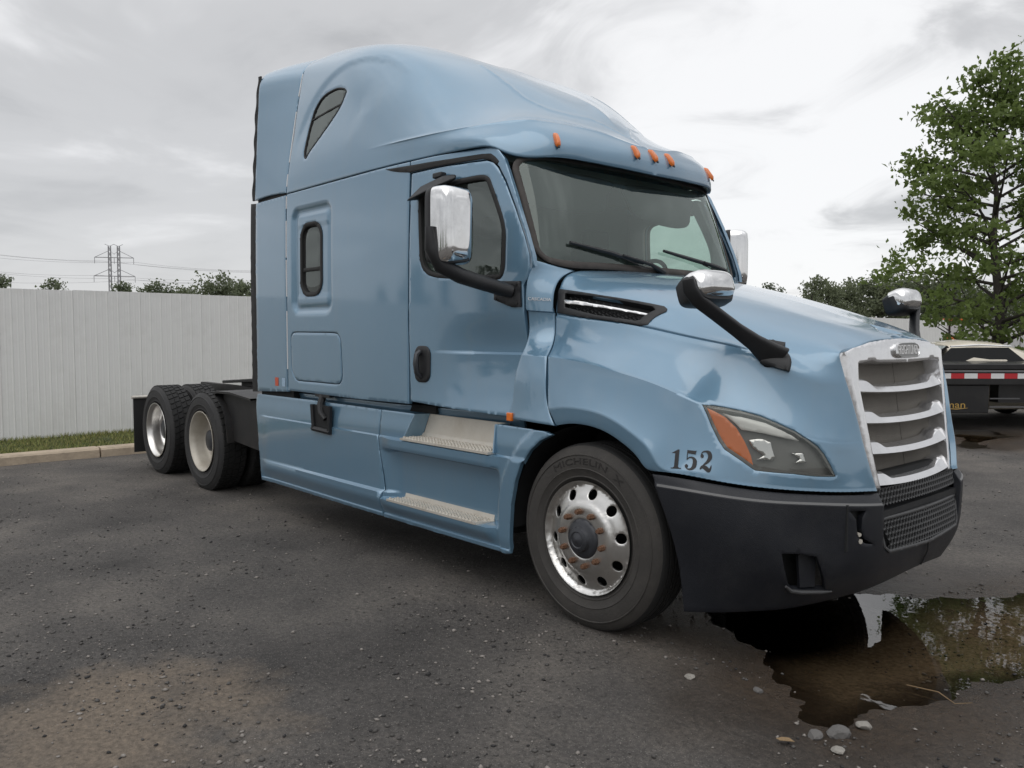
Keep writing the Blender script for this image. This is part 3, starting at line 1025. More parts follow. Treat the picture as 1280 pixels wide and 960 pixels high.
def hood_disp(s, v):
    # pressed groove that runs forward from the vent, fading at the mirror foot
    g = np.exp(-((v - c6) / 0.005) ** 2) * sstep(Lu * .66, Lu * .52, s)
    # shallow V-shaped notch on the centre line behind the badge
    X = HOOD(s, v)
    hw_ = 0.11 * np.clip((X[:, 0] - .965) / .13, 0, 1)
    n = sstep(.0, .018, hw_ - np.abs(X[:, 1])) * sstep(1.112, 1.095, X[:, 0])
    return -0.010 * g - 0.014 * n


hood = panel('hood', HOOD, [(0, 0), (Lu * .2, 0), (Lu, 0), (Lu, Lv), (Lu * .5, Lv), (0, Lv)], M['paint'], truck,
             holes=[hl_uv, inset_poly(vent_uv, 0.012)], res=0.019, thick=0.03, hint=(0.4, -.6, .7), lines=hood_lines, disp=hood_disp,
             relax=(lambda s, v: np.where((v > c6 + .03) & (v < c9 - .03) | (v > c10 + .03) & (v < c12 - .03) | (v < c6 - .10), 1.0, 0.0), 70))
full_width(hood)
# left lamp and vent openings come with the mirrored half

# --- cowl panels behind the hood
cowl = panel('cowl_panel', COWL, [(0, 0), (COWL.Lu, 0), (COWL.Lu, COWL.Lv), (0, COWL.Lv)], M['paint'], truck, res=0.018, thick=0.03,
             lines=[[(0, COWL.kv[k] + e), (COWL.Lu, COWL.kv[k] + e)] for k, e in ((3, -.006), (3, 0), (4, 0), (4, .006), (7, -.006), (7, 0), (7, .006))])

# --- vent in the hood side
vent = panel('hood_vent', HOOD, vent_uv, M['black'], truck, holes=[vin_uv], res=0.018, thick=0.05, offset=0.006, edge=0.005)
vb = panel('vent_back', HOOD, inset_poly(vent_uv, 0.005), M['dark'], vent, res=0.03, thick=0.0, offset=-0.045, edge=0)
panel('vent_blade', HOOD, uv(HOOD, VENT_BAR), M['chrome'], vent, res=0.015, thick=0.018, offset=0.004, edge=0.003)
vm = MB()
for k in range(26):                                     # honeycomb webs behind the blade
    s0 = 0.045 + k * 0.0235
    for v0, v1 in ((kv[5] - .035, kv[6] - .018),):
        for rr_ in range(4):
            vv = v0 + (v1 - v0) * (rr_ + .5 * (k % 2)) / 4
            q = HOOD(np.array([s0, s0 + .012, s0 + .024]), np.array([vv, vv + .012, vv]))
            nn = surf_normals(HOOD, np.array([s0]), np.array([vv]))[0]
            if nn[1] > 0:
                nn = -nn
            q = q - nn * 0.022
            if inside(np.array(vin_uv), np.array([[s0, vv], [s0 + .024, vv]])).all():
                vm.tube([tuple(p) for p in q], 0.0028, n=4)
if vm.v:
    vm.build('vent_honeycomb', M['black'], vent)

# --- headlamp
lamp = panel('headlight', HOOD, inset_poly(hl_uv, 0.003), M['lens'], truck, res=0.016, thick=0.012, offset=0.001, edge=0.004, hint=(.6, -.7, .2))
panel('lamp_bowl', HOOD, inset_poly(hl_uv, -0.004), M['lampbody'], lamp, res=0.03, thick=0.0, offset=-0.042, edge=0, hint=(.6, -.7, .2))
panel('bezel', HOOD, inset_poly(hl_uv, 0.002), M['lampbody'], lamp, holes=[inset_poly(hl_uv, 0.014)], res=0.015, thick=0.03, offset=-0.004, edge=0, hint=(.6, -.7, .2))
panel('turn_signal', HOOD, inset_poly(uv(HOOD, HL_AMB), 0.002), M['amber'], lamp, res=0.015, thick=0.02, offset=-0.009, edge=0.004, hint=(.6, -.7, .2))
panel('light_strip', HOOD, uv(HOOD, HL_DRL), M['whitelamp'], lamp, res=0.015, thick=0.012, offset=-0.008, edge=0.003, hint=(.6, -.7, .2))
panel('reflector', HOOD, uv(HOOD, HL_R1), M['reflector'], lamp, res=0.012, thick=0.02, offset=-0.014, edge=0.003, hint=(.6, -.7, .2))
panel('reflector', HOOD, uv(HOOD, HL_R2), M['reflector'], lamp, res=0.012, thick=0.02, offset=-0.014, edge=0.003, hint=(.6, -.7, .2))


# --- fleet number on the fender: fat-face numerals drawn as strokes
def stroke(pts, w):
    """Ribbon with changing width along a 2-D path, as triangles strip quads."""
    P = np.array(smooth_poly(pts, 8, False))
    W = np.interp(np.linspace(0, 1, len(P)), np.linspace(0, 1, len(w)), w)
    T = np.gradient(P, axis=0)
    T /= np.maximum(np.linalg.norm(T, axis=1, keepdims=True), 1e-9)
    Nn = np.stack([-T[:, 1], T[:, 0]], 1)
    a, b = P + Nn * W[:, None] / 2, P - Nn * W[:, None] / 2
    v = np.concatenate([a, b])
    n = len(P)
    return v, [(i, i + 1, n + i + 1, n + i) for i in range(n - 1)]


def blob(c, r_):
    a = np.linspace(0, 2 * np.pi, 17)[:-1]
    return np.stack([c[0] + r_ * np.cos(a), c[1] + r_ * np.sin(a)], 1), [tuple(range(16))]


def quad2(pts):
    return np.array(pts, float), [tuple(range(len(pts)))]


GL = {
    '1': [quad2([(.30, .05), (.56, .05), (.56, 1.0), (.46, 1.0), (.30, .90)]), quad2([(.08, 0), (.78, 0), (.78, .05), (.08, .05)]),
          quad2([(.06, .80), (.30, .80), (.40, .96), (.30, .92)]), quad2([(.20, .05), (.30, .05), (.30, .12)]), quad2([(.56, .05), (.66, .05), (.56, .12)])],
    '5': [quad2([(.14, .84), (.70, .80), (.76, 1.0), (.68, .98), (.14, 1.0)]), quad2([(.14, .50), (.19, .50), (.19, .9), (.14, .9)]),
          stroke([(.16, .52), (.30, .62), (.52, .62), (.68, .46), (.66, .20), (.48, .03), (.26, .02), (.12, .12)], [.04, .06, .10, .26, .26, .12, .06, .05]),
          blob((.17, .17), .105)],
    '2': [stroke([(.12, .76), (.20, .93), (.42, .985), (.64, .90), (.70, .70), (.54, .46), (.28, .26), (.10, .04)], [.05, .06, .09, .24, .27, .16, .06, .04]),
          blob((.19, .74), .105), stroke([(.09, .06), (.24, .19), (.44, .14), (.62, .05), (.74, .12), (.79, .30)], [.06, .16, .24, .24, .12, .04])],
}
num_o = np.array([.562, -1.187, .943])
num = empty('fleet_number', (0, 0, 0), parent=truck)
for k, ch in enumerate('152'):
    nv, nf = [], []
    for v, f in GL[ch]:
        o = len(nv)
        nv.extend(v.tolist())
        nf.extend([tuple(i + o for i in q) for q in f])
    nv = np.array(nv)
    a = (nv[:, 0] * .074 + k * .070)
    base = np.stack([.555 + a * .885, -1.190 + a * .46, .945 + nv[:, 1] * .098 - a * .02], 1)
    q = HOOD.locate(base)
    X = HOOD(q[:, 0], q[:, 1])
    N = surf_normals(HOOD, q[:, 0], q[:, 1])
    N[N[:, 1] > 0] *= -1
    mesh_obj('digit', X + N * 0.0025, nf, M['decalblack'], num, smooth=0)

# --- sides: sleeper, door, frame, extenders
WIN_S = rrect(-3.122, -2.770, 1.892, 2.470, .125)
HATCH = smooth_poly([(-3.275, 1.545), (-3.25, 1.59), (-3.19, 1.607), (-2.90, 1.606), (-2.575, 1.602), (-2.505, 1.582), (-2.475, 1.53), (-2.462, 1.40), (-2.458, 1.27), (-2.49, 1.222), (-2.55, 1.208), (-2.85, 1.208), (-3.13, 1.208), (-3.20, 1.222), (-3.26, 1.29), (-3.272, 1.40)], 4)
sleeper = panel('sleeper_side', S_side, [(-3.333, 1.122), (-2.2, 1.115), (-1.606, 1.12), (-1.622, 1.69), (-1.612, 2.3), (-1.604, 2.738), (-1.9, 2.740), (-2.6, 2.738), (-3.333, 2.735)],
                M['paint'], truck, holes=[WIN_S, HATCH], res=0.019, thick=0.03)
panel('luggage_hatch', S_side, inset_poly(HATCH, .006), M['paint'], sleeper, res=0.022, thick=0.02, offset=0.001)
ws_ = panel('window_seal', S_side, inset_poly(WIN_S, -.004), M['rubber'], sleeper, holes=[inset_poly(WIN_S, .030)], res=0.014, thick=0.03, offset=0.008, edge=0.008, round_=0.005)
panel('window_glass', S_side, inset_poly(WIN_S, .026), M['darkglass'], sleeper, res=0.04, thick=0.004, offset=-0.012, edge=0)
panel('window_bar', S_side, rect(-3.085, -2.805, 2.088, 2.118), M['rubber'], sleeper, res=0.03, thick=0.02, offset=0.0, edge=0.004)

DOOR = [(-1.588, 1.140), (-1.20, 1.122), (-.90, 1.112), (-.645, 1.105), (-.612, 1.20), (-.607, 1.35), (-.576, 1.488), (-.580, 1.60), (-.582, 1.746), (-.588, 1.88), (-.560, 1.92), (-.541, 1.98),
        (-.546, 2.053), (-.585, 2.163), (-.668, 2.335), (-.765, 2.508), (-.832, 2.600), (-.87, 2.636), (-.92, 2.655), (-1.225, 2.659), (-1.582, 2.655), (-1.600, 2.2), (-1.610, 1.69), (-1.602, 1.4)]
WIN_D = smooth_poly([(-1.503, 2.44), (-1.47, 2.51), (-1.40, 2.535), (-1.232, 2.556), (-1.05, 2.566), (-.945, 2.566), (-.893, 2.545), (-.865, 2.50), (-.80, 2.38), (-.752, 2.276), (-.730, 2.19), (-.728, 2.08), (-.731, 1.99), (-.755, 1.935), (-.81, 1.925), (-1.0, 1.935), (-1.222, 1.95), (-1.36, 1.968), (-1.44, 2.005), (-1.482, 2.07), (-1.495, 2.2)], 4)
door = panel('door', S_side, DOOR, M['paint'], truck, holes=[WIN_D], res=0.019, thick=0.03, lines=[[(-1.45, z), (-.57, z)] for z in (1.464, 1.470, 1.477, 1.484, 1.490)])
panel('window_seal', S_side, inset_poly(WIN_D, -.004), M['rubber'], door, holes=[inset_poly(WIN_D, .026)], res=0.016, thick=0.04, offset=0.005, edge=0.008, round_=0.005)
panel('window_glass', S_side, inset_poly(WIN_D, .022), M['sideglass'], door, res=0.05, thick=0.004, offset=-0.016, edge=0)
hb = panel('door_handle', S_side, rrect(-1.542, -1.382, 1.272, 1.515, .06), M['black'], door, res=0.02, thick=0.02, offset=0.012, edge=0.008, round_=0.006)
hx = MB()
yh = -float(side_w(np.array([-1.46]), np.array([1.39]))[0])
hx.tube([(-1.475, yh - .012, 1.475), (-1.475, yh - .04, 1.455), (-1.472, yh - .05, 1.40), (-1.468, yh - .045, 1.34), (-1.466, yh - .012, 1.305)], [.018, .02, .021, .02, .016], n=10)
hx.build('grab_lever', M['hub'], hb)

FRAME = [(-1.594, 2.665), (-1.225, 2.668), (-.915, 2.664), (-.865, 2.646), (-.822, 2.608), (-.755, 2.514), (-.656, 2.338), (-.572, 2.165), (-.532, 2.055), (-.526, 2.0), (-.505, 1.99),
         (-.515, 2.05), (-.568, 2.19), (-.675, 2.43), (-.745, 2.57), (-.79, 2.655), (-.845, 2.715), (-.90, 2.736), (-1.0, 2.738), (-1.594, 2.738)]
frame_ = panel('door_frame', S_side, FRAME, M['paint'], truck, res=0.014, thick=0.03, edge=0.003, round_=0.002)
top_shade = panel('door_top_shade', S_side, [(-1.881, 2.726), (-1.80, 2.702), (-1.725, 2.686), (-1.601, 2.666), (-1.225, 2.668), (-.95, 2.668), (-.895, 2.655), (-.855, 2.628), (-.835, 2.622), (-.828, 2.640), (-.86, 2.672), (-.895, 2.695), (-.962, 2.702), (-1.225, 2.703), (-1.553, 2.712)], M['rubber'], truck, res=0.016, thick=0.02, offset=0.004, edge=0.004)  # black sheet laid on the side, standing in for a shaded recess
ext_low = panel('side_extender', S_side, [(-3.918, 1.085), (-3.347, 1.11), (-3.347, 2.73), (-3.912, 2.728)], M['paint'], truck, res=0.03, thick=0.03)
panel('extender_rubber', S_side, [(-4.035, 1.075), (-3.922, 1.08), (-3.916, 2.728), (-4.03, 2.738)], M['rubber'], ext_low, res=0.04, thick=0.012, offset=-0.006, edge=0.004)
ext_up = panel('roof_extender', EXTU, [(0, 0), (EXTU.Lu, 0), (EXTU.Lu, EXTU.Lv), (0, EXTU.Lv)], M['paint'], truck, res=0.035, thick=0.03, hint=(0, -.8, .6))
full_width(ext_up)
rs_ = MB()
for i in range(len(EXT_R) - 3):                          # wavy rubber lip on the trailing edge
    pass
lip = []
for k in range(34):
    z = 2.75 + (3.83 - 2.75) * k / 33
    yy = np.interp(z, [q[2] for q in EXT_R[:6]], [q[1] for q in EXT_R[:6]])
    wv = .038 + .012 * math.sin(k * .95)
    lip.append(((-3.905, yy + .004, z), (-3.905 - wv, yy - .004 + .004 * math.sin(k * .95 + 1), z)))
for k in range(33):
    (a, b), (c, d) = lip[k], lip[k + 1]
    t_ = Vector((0, .012, 0))
    rs_.hexa([a, b, d, c], [Vector(a) + t_, Vector(b) + t_, Vector(d) + t_, Vector(c) + t_])
rs_o = rs_.build('rubber_lip', M['rubber'], ext_up)
mirror(rs_o, ext_up)
# warning stickers low on the extender
for x0, cl_ in ((-3.505, (0.55, 0.09, 0.04)), (-3.435, (0.32, 0.45, 0.58))):
    panel('sticker', S_side, rect(x0 - .062 if cl_[0] > .5 else x0 - .005, x0 if cl_[0] > .5 else x0 + .055, 1.150, 1.222), mat('sticker_' + ('red' if cl_[0] > .5 else 'blue'), cl_, .4, var=.45, scale=55), ext_low, res=0.02, thick=0.0, offset=0.0025, edge=0)

# --- roof
rw_uv = smooth_poly(uv(ROOF, ROOF_WIN), 3)
rl = ROOF.kv[3]


BULGE = [(-1.602, -0.587, 3.506), (-1.338, -0.591, 3.327), (-1.199, -0.572, 3.215), (-1.096, -0.542, 3.138), (-0.969, -0.427, 3.072), (-0.862, -0.175, 3.038), (-0.699, 0.0, 2.919), (-0.57, 0.0, 2.835)]
BULGE_UV = [np.array(q) for q in smooth_poly(uv(ROOF, BULGE), 5, False)]


def roof_disp(s, v):
    X = ROOF(s, v)
    x, z = X[:, 0], X[:, 2]
    # pressed arch over the roof window: the field inside stands back a little
    cxx, czz = -2.46, 2.98
    rr = np.sqrt(((x - cxx) / .82) ** 2 + ((z - czz) / .66) ** 2)
    ang = np.arctan2(z - czz, x - cxx)
    d = -0.012 * sstep(1.04, .94, rr) * sstep(.35, 1.1, ang) * sstep(2.95, 3.35, z)
    # raised creases: along the top of the brow and round the foot of the centre bulge
    d = d + 0.005 * np.exp(-((v - rl) / 0.007) ** 2) * sstep(ROOF.Lu * .33, ROOF.Lu * .47, s)
    P = np.stack([s, v], 1)
    db = np.full(len(P), 9.0)
    for a_, b_ in zip(BULGE_UV[:-1], BULGE_UV[1:]):
        ab = b_ - a_
        t = np.clip(((P - a_) @ ab) / max(ab @ ab, 1e-12), 0, 1)
        db = np.minimum(db, np.linalg.norm(P - (a_ + t[:, None] * ab), axis=1))
    d = d + 0.006 * np.exp(-(db / 0.010) ** 2)
    return d


roof = panel('roof', ROOF, [(0, 0), (ROOF.Lu, 0), (ROOF.Lu, ROOF.Lv), (0, ROOF.Lv)], M['paint'], truck, holes=[rw_uv], res=0.024, thick=0.03,
             hint=(.3, -.6, .7), lines=[[(ROOF.Lu * .30, rl + e), (ROOF.Lu, rl + e)] for e in (-.014, -.007, 0, .007, .014)] +
             [[tuple(q + np.array([0, e])) for q in BULGE_UV] for e in (-.018, -.009, 0, .009, .018)], disp=roof_disp,
             relax=(lambda s, v: sstep(rl + .02, rl + .12, v) * sstep(ROOF.Lu * .25, ROOF.Lu * .40, s), 60))
full_width(roof)
rwg = panel('roof_window', ROOF, inset_poly(rw_uv, .004), M['darkglass'], truck, res=0.03, thick=0.01, offset=-0.008, edge=0.006, disp=roof_disp)
panel('window_seal', ROOF, inset_poly(rw_uv, -.002), M['rubber'], rwg, holes=[inset_poly(rw_uv, .012)], res=0.02, thick=0.02, offset=0.001, edge=0.003, disp=roof_disp)
wb = uv(ROOF, [(-3.055, -1.14, 3.30), (-2.60, -1.145, 3.335), (-2.60, -1.145, 3.323), (-3.055, -1.14, 3.288)])
panel('window_bar', ROOF, wb, M['rubber'], rwg, res=0.03, thick=0.01, offset=0.0, edge=0, disp=roof_disp)

# marker lamps on the brow
for yv, px in ((-.80, 0), (-.18, 0), (0.0, 0), (.18, 0), (.80, 0)):
    xx = -.61 if abs(yv) > .5 else -.50
    q = ROOF.locate([(xx, -abs(yv) - 1e-4, 2.785)])
    c0 = ROOF(q[:, 0], q[:, 1])[0]
    q2 = ROOF(q[:, 0], q[:, 1] + .05)[0]
    nn = surf_normals(ROOF, q[:, 0], q[:, 1])[0]
    if nn[0] < 0:
        nn = -nn
    upv = Vector(q2 - c0).normalized()
    nv_ = Vector(nn)
    sd_ = upv.cross(nv_).normalized()
    if yv > 0.01:
        c0 = c0 * np.array([1, -1, 1])
        upv.y, nv_.y, sd_.y = -upv.y, -nv_.y, -sd_.y
    if abs(yv) < .01:
        upv.y = nv_.y = 0
        sd_ = Vector((0, 1, 0))
    mb = MB()
    prof = []
    for t in range(14):
        a = 2 * math.pi * t / 14
        sx, sy = math.cos(a), math.sin(a)
        prof.append((0.017 * math.copysign(abs(sx) ** .6, sx), 0.052 * math.copysign(abs(sy) ** .75, sy)))
    rings = []
    for sc, h in ((1.12, -.006), (1.12, .004), (1.0, .012), (.72, .022)):
        rings.append([Vector(c0) + sd_ * a * sc + upv * b * sc + nv_ * h for a, b in prof])
    vs = [p for r_ in rings for p in r_]
    fs = [(i * 14 + k, i * 14 + (k + 1) % 14, (i + 1) * 14 + (k + 1) % 14, (i + 1) * 14 + k) for i in range(3) for k in range(14)]
    fs.append(tuple(3 * 14 + k for k in range(14)))
    mb.add(vs, fs)
    ml = mb.build('marker_lamp', M['amber'], truck, smooth=50)
    b2 = MB()
    b2.tube([Vector(c0) + upv * -.062 + nv_ * .000, Vector(c0) + upv * -.062 + nv_ * .008], .008, n=8)
    b2.build('screw', M['black'], ml)

# --- windscreen
LuW, LvW = WSN.Lu, WSN.Lv
WS_OUT = rrect(0.004, LuW - .004, 0.004, LvW - .004, .10, 6)
glass = panel('windshield', WSN, inset_poly(WS_OUT, .038), M['windshield'], truck, res=0.05, thick=0.006, offset=-0.004, edge=0, hint=(1, 0, .5), smooth=60)
panel('windshield_seal', WSN, WS_OUT, M['seal'], glass, holes=[inset_poly(WS_OUT, .042)], res=0.022, thick=0.03, offset=0.004, edge=0.01, round_=0.006, hint=(1, 0, .5))


def ws_pt(y, f, off=0.0):
    s = np.array([LuW * (0.5 + y / 2.08)])
    v = np.array([LvW * f])
    p = WSN(s, v)[0]
    n = surf_normals(WSN, s, v)[0]
    if n[0] < 0:
        n = -n
    return Vector(p + n * off)


for pts_, piv in (([(-.80, .205), (-.509, .142), (-.361, .10), (-.24, .075)], [(-.06, .012), (-.20, .055), (-.42, .118)]),
                  ([(-.01, .205), (.323, .150), (.60, .115), (.76, .095)], [(.80, .02), (.66, .075), (.42, .13)])):
    wb_ = MB()
    wb_.tube([ws_pt(*p, .018) for p in pts_], [.010, .014, .014, .009], n=6)
    w0 = wb_.build('wiper', M['black'], truck)
    a_ = MB()
    a_.tube([ws_pt(piv[0][0], piv[0][1], .012), ws_pt(piv[1][0], piv[1][1], .045), ws_pt(piv[2][0], piv[2][1], .035)], [.022, .012, .009], n=8)
    a_.build('wiper_arm', M['black'], w0)
    h_ = MB()
    h_.tube([ws_pt(piv[0][0] - .02, piv[0][1] + .005, .02), ws_pt(piv[1][0] - .05, piv[1][1] - .02, .03), ws_pt(piv[2][0], piv[2][1] - .015, .02)], .004, n=5)
    h_.build('washer_hose', M['black'], w0)

# --- cab interior
inner = panel('door_card', S_inner, [(-1.66, 1.15), (-.60, 1.15), (-.60, 1.9), (-.56, 2.0), (-.86, 2.62), (-1.66, 2.62)], M['cabgrey'], truck, holes=[inset_poly(WIN_D, .02)], res=0.05, thick=0.03, edge=0)
mb = MB()
mb.box((-1.70, 0, 1.95), (.06, 2.24, 1.60))
mb.build('cab_rear_wall', M['cabgrey'], truck)
mb = MB()
mb.box((-1.27, 0, 2.68), (.80, 2.0, .04))
mb.build('headliner', M['cabgrey'], truck)
mb = MB()
mb.box((-1.1, 0, 1.12), (1.2, 2.1, .06))
mb.build('cab_floor', M['dark'], truck)
mb = MB()
mb.prism([(-.52, -.86, 1.93), (-.62, -.86, 1.96), (-.86, -.86, 1.92), (-.92, -.86, 1.70), (-.80, -.86, 1.2), (-.55, -.86, 1.2)], (0, 1.72, 0))
mb.build('dashboard', M['dark'], truck, bevel=.02)
for y0, y1, d_ in ((-.97, -.12, .0), (.10, .95, .0)):
    vz = MB()
    prof = smooth_poly([(y0, 2.64), (y0 - .0, 2.52), (y0 + .08, 2.44), (y0 + .3, 2.405), (y1 - .2, 2.40), (y1 - .03, 2.44), (y1, 2.54), (y1, 2.64)], 4)
    vz.prism([(-.80 + .10 * abs(y) ** 2 * -1, y, z) for y, z in prof], (-.025, 0, 0))
    vz.build('sun_visor', M['dark'], truck)
for ys in (-.52, .52):
    st = empty('seat', (0, 0, 0), parent=truck)
    a = MB()
    a.box((-1.20, ys, 1.55), (.50, .50, .14))
    a.build('cushion', M['seat'], st, bevel=.04)
    a = MB()
    a.box((-1.45, ys, 1.93), (.13, .48, .70), Matrix.Rotation(R(-8), 3, 'Y'))
    a.build('backrest', M['seat'], st, bevel=.04)
    a = MB()
    a.box((-1.49, ys, 2.34), (.09, .26, .16))
    a.build('headrest', M['seat'], st, bevel=.03)
    a = MB()
    a.box((-1.22, ys, 1.31), (.40, .38, .34))
    a.build('seat_base', M['dark'], st)
sw = MB()
ring = []
for k in range(33):
    a = 2 * math.pi * k / 32
    ring.append((-.98 + .10 * math.sin(a), .52 + .23 * math.cos(a), 1.93 + .21 * math.sin(a)))
sw.tube(ring, .016, n=8, cap=False)
sw.tube([(-.98, .30, 1.93), (-.96, .52, 1.91), (-.98, .74, 1.93)], .018, n=6)
sw.tube([(-.96, .52, 1.91), (-.86, .52, 1.80)], .04, n=8)
sw.build('steering_wheel', M['dark'], truck)

# --- sill under the door
sill = panel('sill', lambda x, z: np.stack([x, -(1.065 + (z - 1.02) * .25 - .03 * sstep(-1.6, -.6, x) + .05 * sstep(-1.65, -1.85, x)), z], 1), rect(-3.32, -.64, 1.0, 1.095), M['paint'], truck, res=0.05, thick=0.02, edge=0.006)

# --- sleeper rear wall and floor
mb = MB()
mb.prism([(-3.38, -1.18, 1.12), (-3.38, -1.18, 2.7), (-3.38, -1.08, 3.3), (-3.38, -.98, 3.72), (-3.38, -.85, 3.84), (-3.38, .85, 3.84), (-3.38, .98, 3.72), (-3.38, 1.08, 3.3), (-3.38, 1.18, 2.7), (-3.38, 1.18, 1.12)], (.04, 0, 0))
mb.build('sleeper_back', M['paint'], truck)
mb = MB()
mb.box((-2.4, 0, 1.08), (1.9, 2.2, .05))
mb.build('sleeper_floor', M['dark'], truck)
mb = MB()
mb.box((-3.62, -1.150, 2.742), (.56, .09, .06))
gapb = mb.build('gap_backing', M['rubber'], truck)  # black backing added so the gap between the extenders stays dark
mb = MB()
mb.box((-3.62, -1.13, 1.05), (.60, .10, .12))
gapc = mb.build('gap_shade_block', M['dark'], truck)  # added dark block, stands in for the shade below the extender

# --- chassis fairings with steps
SEAMX = [(-1.975, 1.053), (-1.978, .86), (-1.92, .60), (-1.905, .49), (-1.925, .31)]
fl = [[(-3.95, z), (-.55, z)] for z in (.8755, .8665, .871, .882, .86, .330, .326, .320, .815, .785, .765, .490, .484, .476, .448, .442, .436, .40, .355)]
fair_r = panel('chassis_fairing', S_fair, [(-3.905, .292), (-1.932, .298)] + [(x - .004, z) for x, z in SEAMX[::-1]] + [(-3.0, 1.058), (-3.985, 1.058), (-4.0, 1.02), (-3.96, .7)], M['paint'], truck, res=0.028, thick=0.03, lines=fl)
arch = [(-.562, .305)] + [(x, z) for x, z in ((-.560, .45), (-.548, .60), (-.515, .74), (-.468, .848), (-.405, .93), (-.33, .995), (-.24, 1.035))]
NOTCH = [(-.735, 1.053), (-.722, .90), (-.716, .881), (-1.665, .881), (-1.640, .90), (-1.575, 1.053)]
fair_f = panel('step_fairing', S_fair, [(-1.917, .298), (-1.2, .297), (-.60, .297)] + arch + [(-.30, 1.048), (-.64, 1.052)] + NOTCH + [(x + .004, z) for x, z in SEAMX], M['paint'], truck, res=0.015, thick=0.03, lines=fl)
# kick plate and upper tread in the notch
mb = MB()
mb.hexa([(-1.60, -1.105, .872), (-.722, -1.105, .872), (-.735, -1.09, 1.05), (-1.53, -1.09, 1.05)], [(-1.60, -1.09, .872), (-.722, -1.09, .872), (-.735, -1.075, 1.05), (-1.53, -1.075, 1.05)])
kick = mb.build('kick_plate', M['step'], fair_f)
mb = MB()
mb.hexa([(-1.645, -1.23, .884), (-1.60, -1.105, .884), (-1.53, -1.09, 1.052), (-1.56, -1.195, 1.052)], [(-1.655, -1.23, .884), (-1.61, -1.105, .884), (-1.54, -1.09, 1.052), (-1.57, -1.195, 1.052)])
mb.build('notch_side', M['paint'], fair_f)
mb = MB()
mb.hexa([(-.716, -1.23, .884), (-.722, -1.105, .884), (-.735, -1.09, 1.052), (-.735, -1.195, 1.052)], [(-.706, -1.23, .884), (-.712, -1.105, .884), (-.725, -1.09, 1.052), (-.725, -1.195, 1.052)])
mb.build('notch_side', M['paint'], fair_f)


def tread_plate(z, xa0, xa1, ya, xb0, xb1, yb, riser):
    """Step tread between an outer edge (y = ya) and an inner edge (y = yb), with rows of raised teeth."""
    b = MB()
    b.hexa([(xa0, ya, z - .014), (xa1, ya, z - .014), (xb1, yb, z - .014), (xb0, yb, z - .014)], [(xa0, ya, z), (xa1, ya, z), (xb1, yb, z), (xb0, yb, z)])
    if riser:
        b.hexa([(xb0 + .005, yb - .004, z), (xb1 - .005, yb - .004, z), (xb1 - .005, yb + .008, z), (xb0 + .005, yb + .008, z)],
               [(xb0 + .005, yb + .006, z + riser), (xb1 - .005, yb + .006, z + riser), (xb1 - .005, yb + .016, z + riser), (xb0 + .005, yb + .016, z + riser)])
    tp = b.build('step_tread', M['step'], fair_f)
    g = MB()
    rows = 5
    for r_ in range(rows):
        f = (r_ + .7) / rows
        y = ya + (yb - ya) * f
        x0, x1 = xa0 + (xb0 - xa0) * f + .02, xa1 + (xb1 - xa1) * f - .02
        n = int((x1 - x0) / .034)
        for k in range(n):
            x = x0 + (k + .5 * (r_ % 2)) * .034
            hh = .011
            g.hexa([(x - .013, y - .007, z - .002), (x + .013, y - .007, z - .002), (x + .013, y + .007, z - .002), (x - .013, y + .007, z - .002)],
                   [(x - .008, y - .004, z + hh), (x + .008, y - .004, z + hh), (x + .008, y + .004, z + hh), (x - .008, y + .004, z + hh)])
    g.build('tread_grip', M['step'], tp, smooth=0)


tread_plate(.888, -1.650, -.730, -1.256, -1.605, -.722, -1.112, .03)
tread_plate(.450, -1.80, -.83, -1.272, -1.74, -.78, -1.155, .04)
# latch strap between fairing and sleeper
mb = MB()
for a, b in (((-2.905, -1.232, 1.035), (-2.885, -1.232, .845)), ((-2.63, -1.232, 1.035), (-2.645, -1.232, .845)), ((-2.905, -1.232, .845), (-2.625, -1.232, .835))):
    mb.tube([a, b], .022, n=6)
mb.tube([(-2.80, -1.19, 1.12), (-2.79, -1.225, 1.04), (-2.76, -1.24, .98), (-2.70, -1.235, .93)], [.03, .028, .022, .018], n=8)
mb.box((-2.77, -1.20, 1.115), (.22, .04, .035))
mb.build('fairing_latch', M['black'], truck)
mb = MB()
mb.box((-2.765, -1.223, .94), (.25, .006, .19))
mb.build('latch_shade', M['dark'], truck)  # flat dark plate in place of a shaded recess behind the latch
# side marker at the cowl foot
mb = MB()
mb.box((-.598, -1.196, 1.108), (.045, .02, .05))
sm = mb.build('side_marker', M['amber'], truck, bevel=.005)
# badge on the cowl panel
tv, tf = text_mesh('CASCADIA', .036, .0015)
q = COWL.locate([(-.55, -1.10, 1.80), (-.45, -1.0, 1.792)])
P0, P1 = COWL(q[:, 0], q[:, 1])
ex = (P1 - P0) / np.linalg.norm(P1 - P0)
w_ = tv[:, 0].max() - tv[:, 0].min()
sc_ = 0.135 / w_
cn = surf_normals(COWL, q[:1, 0], q[:1, 1])[0]
cn = cn if cn[1] < 0 else -cn
ez = np.cross(cn, ex)
ez = ez if ez[2] > 0 else -ez
X = (P0 + P1) / 2 + np.outer(tv[:, 0] * sc_, ex) + np.outer(tv[:, 1] * .72, ez) + np.outer(tv[:, 2] + .012, cn)
mesh_obj('lettering', X, tf, M['white'], cowl, smooth=0)

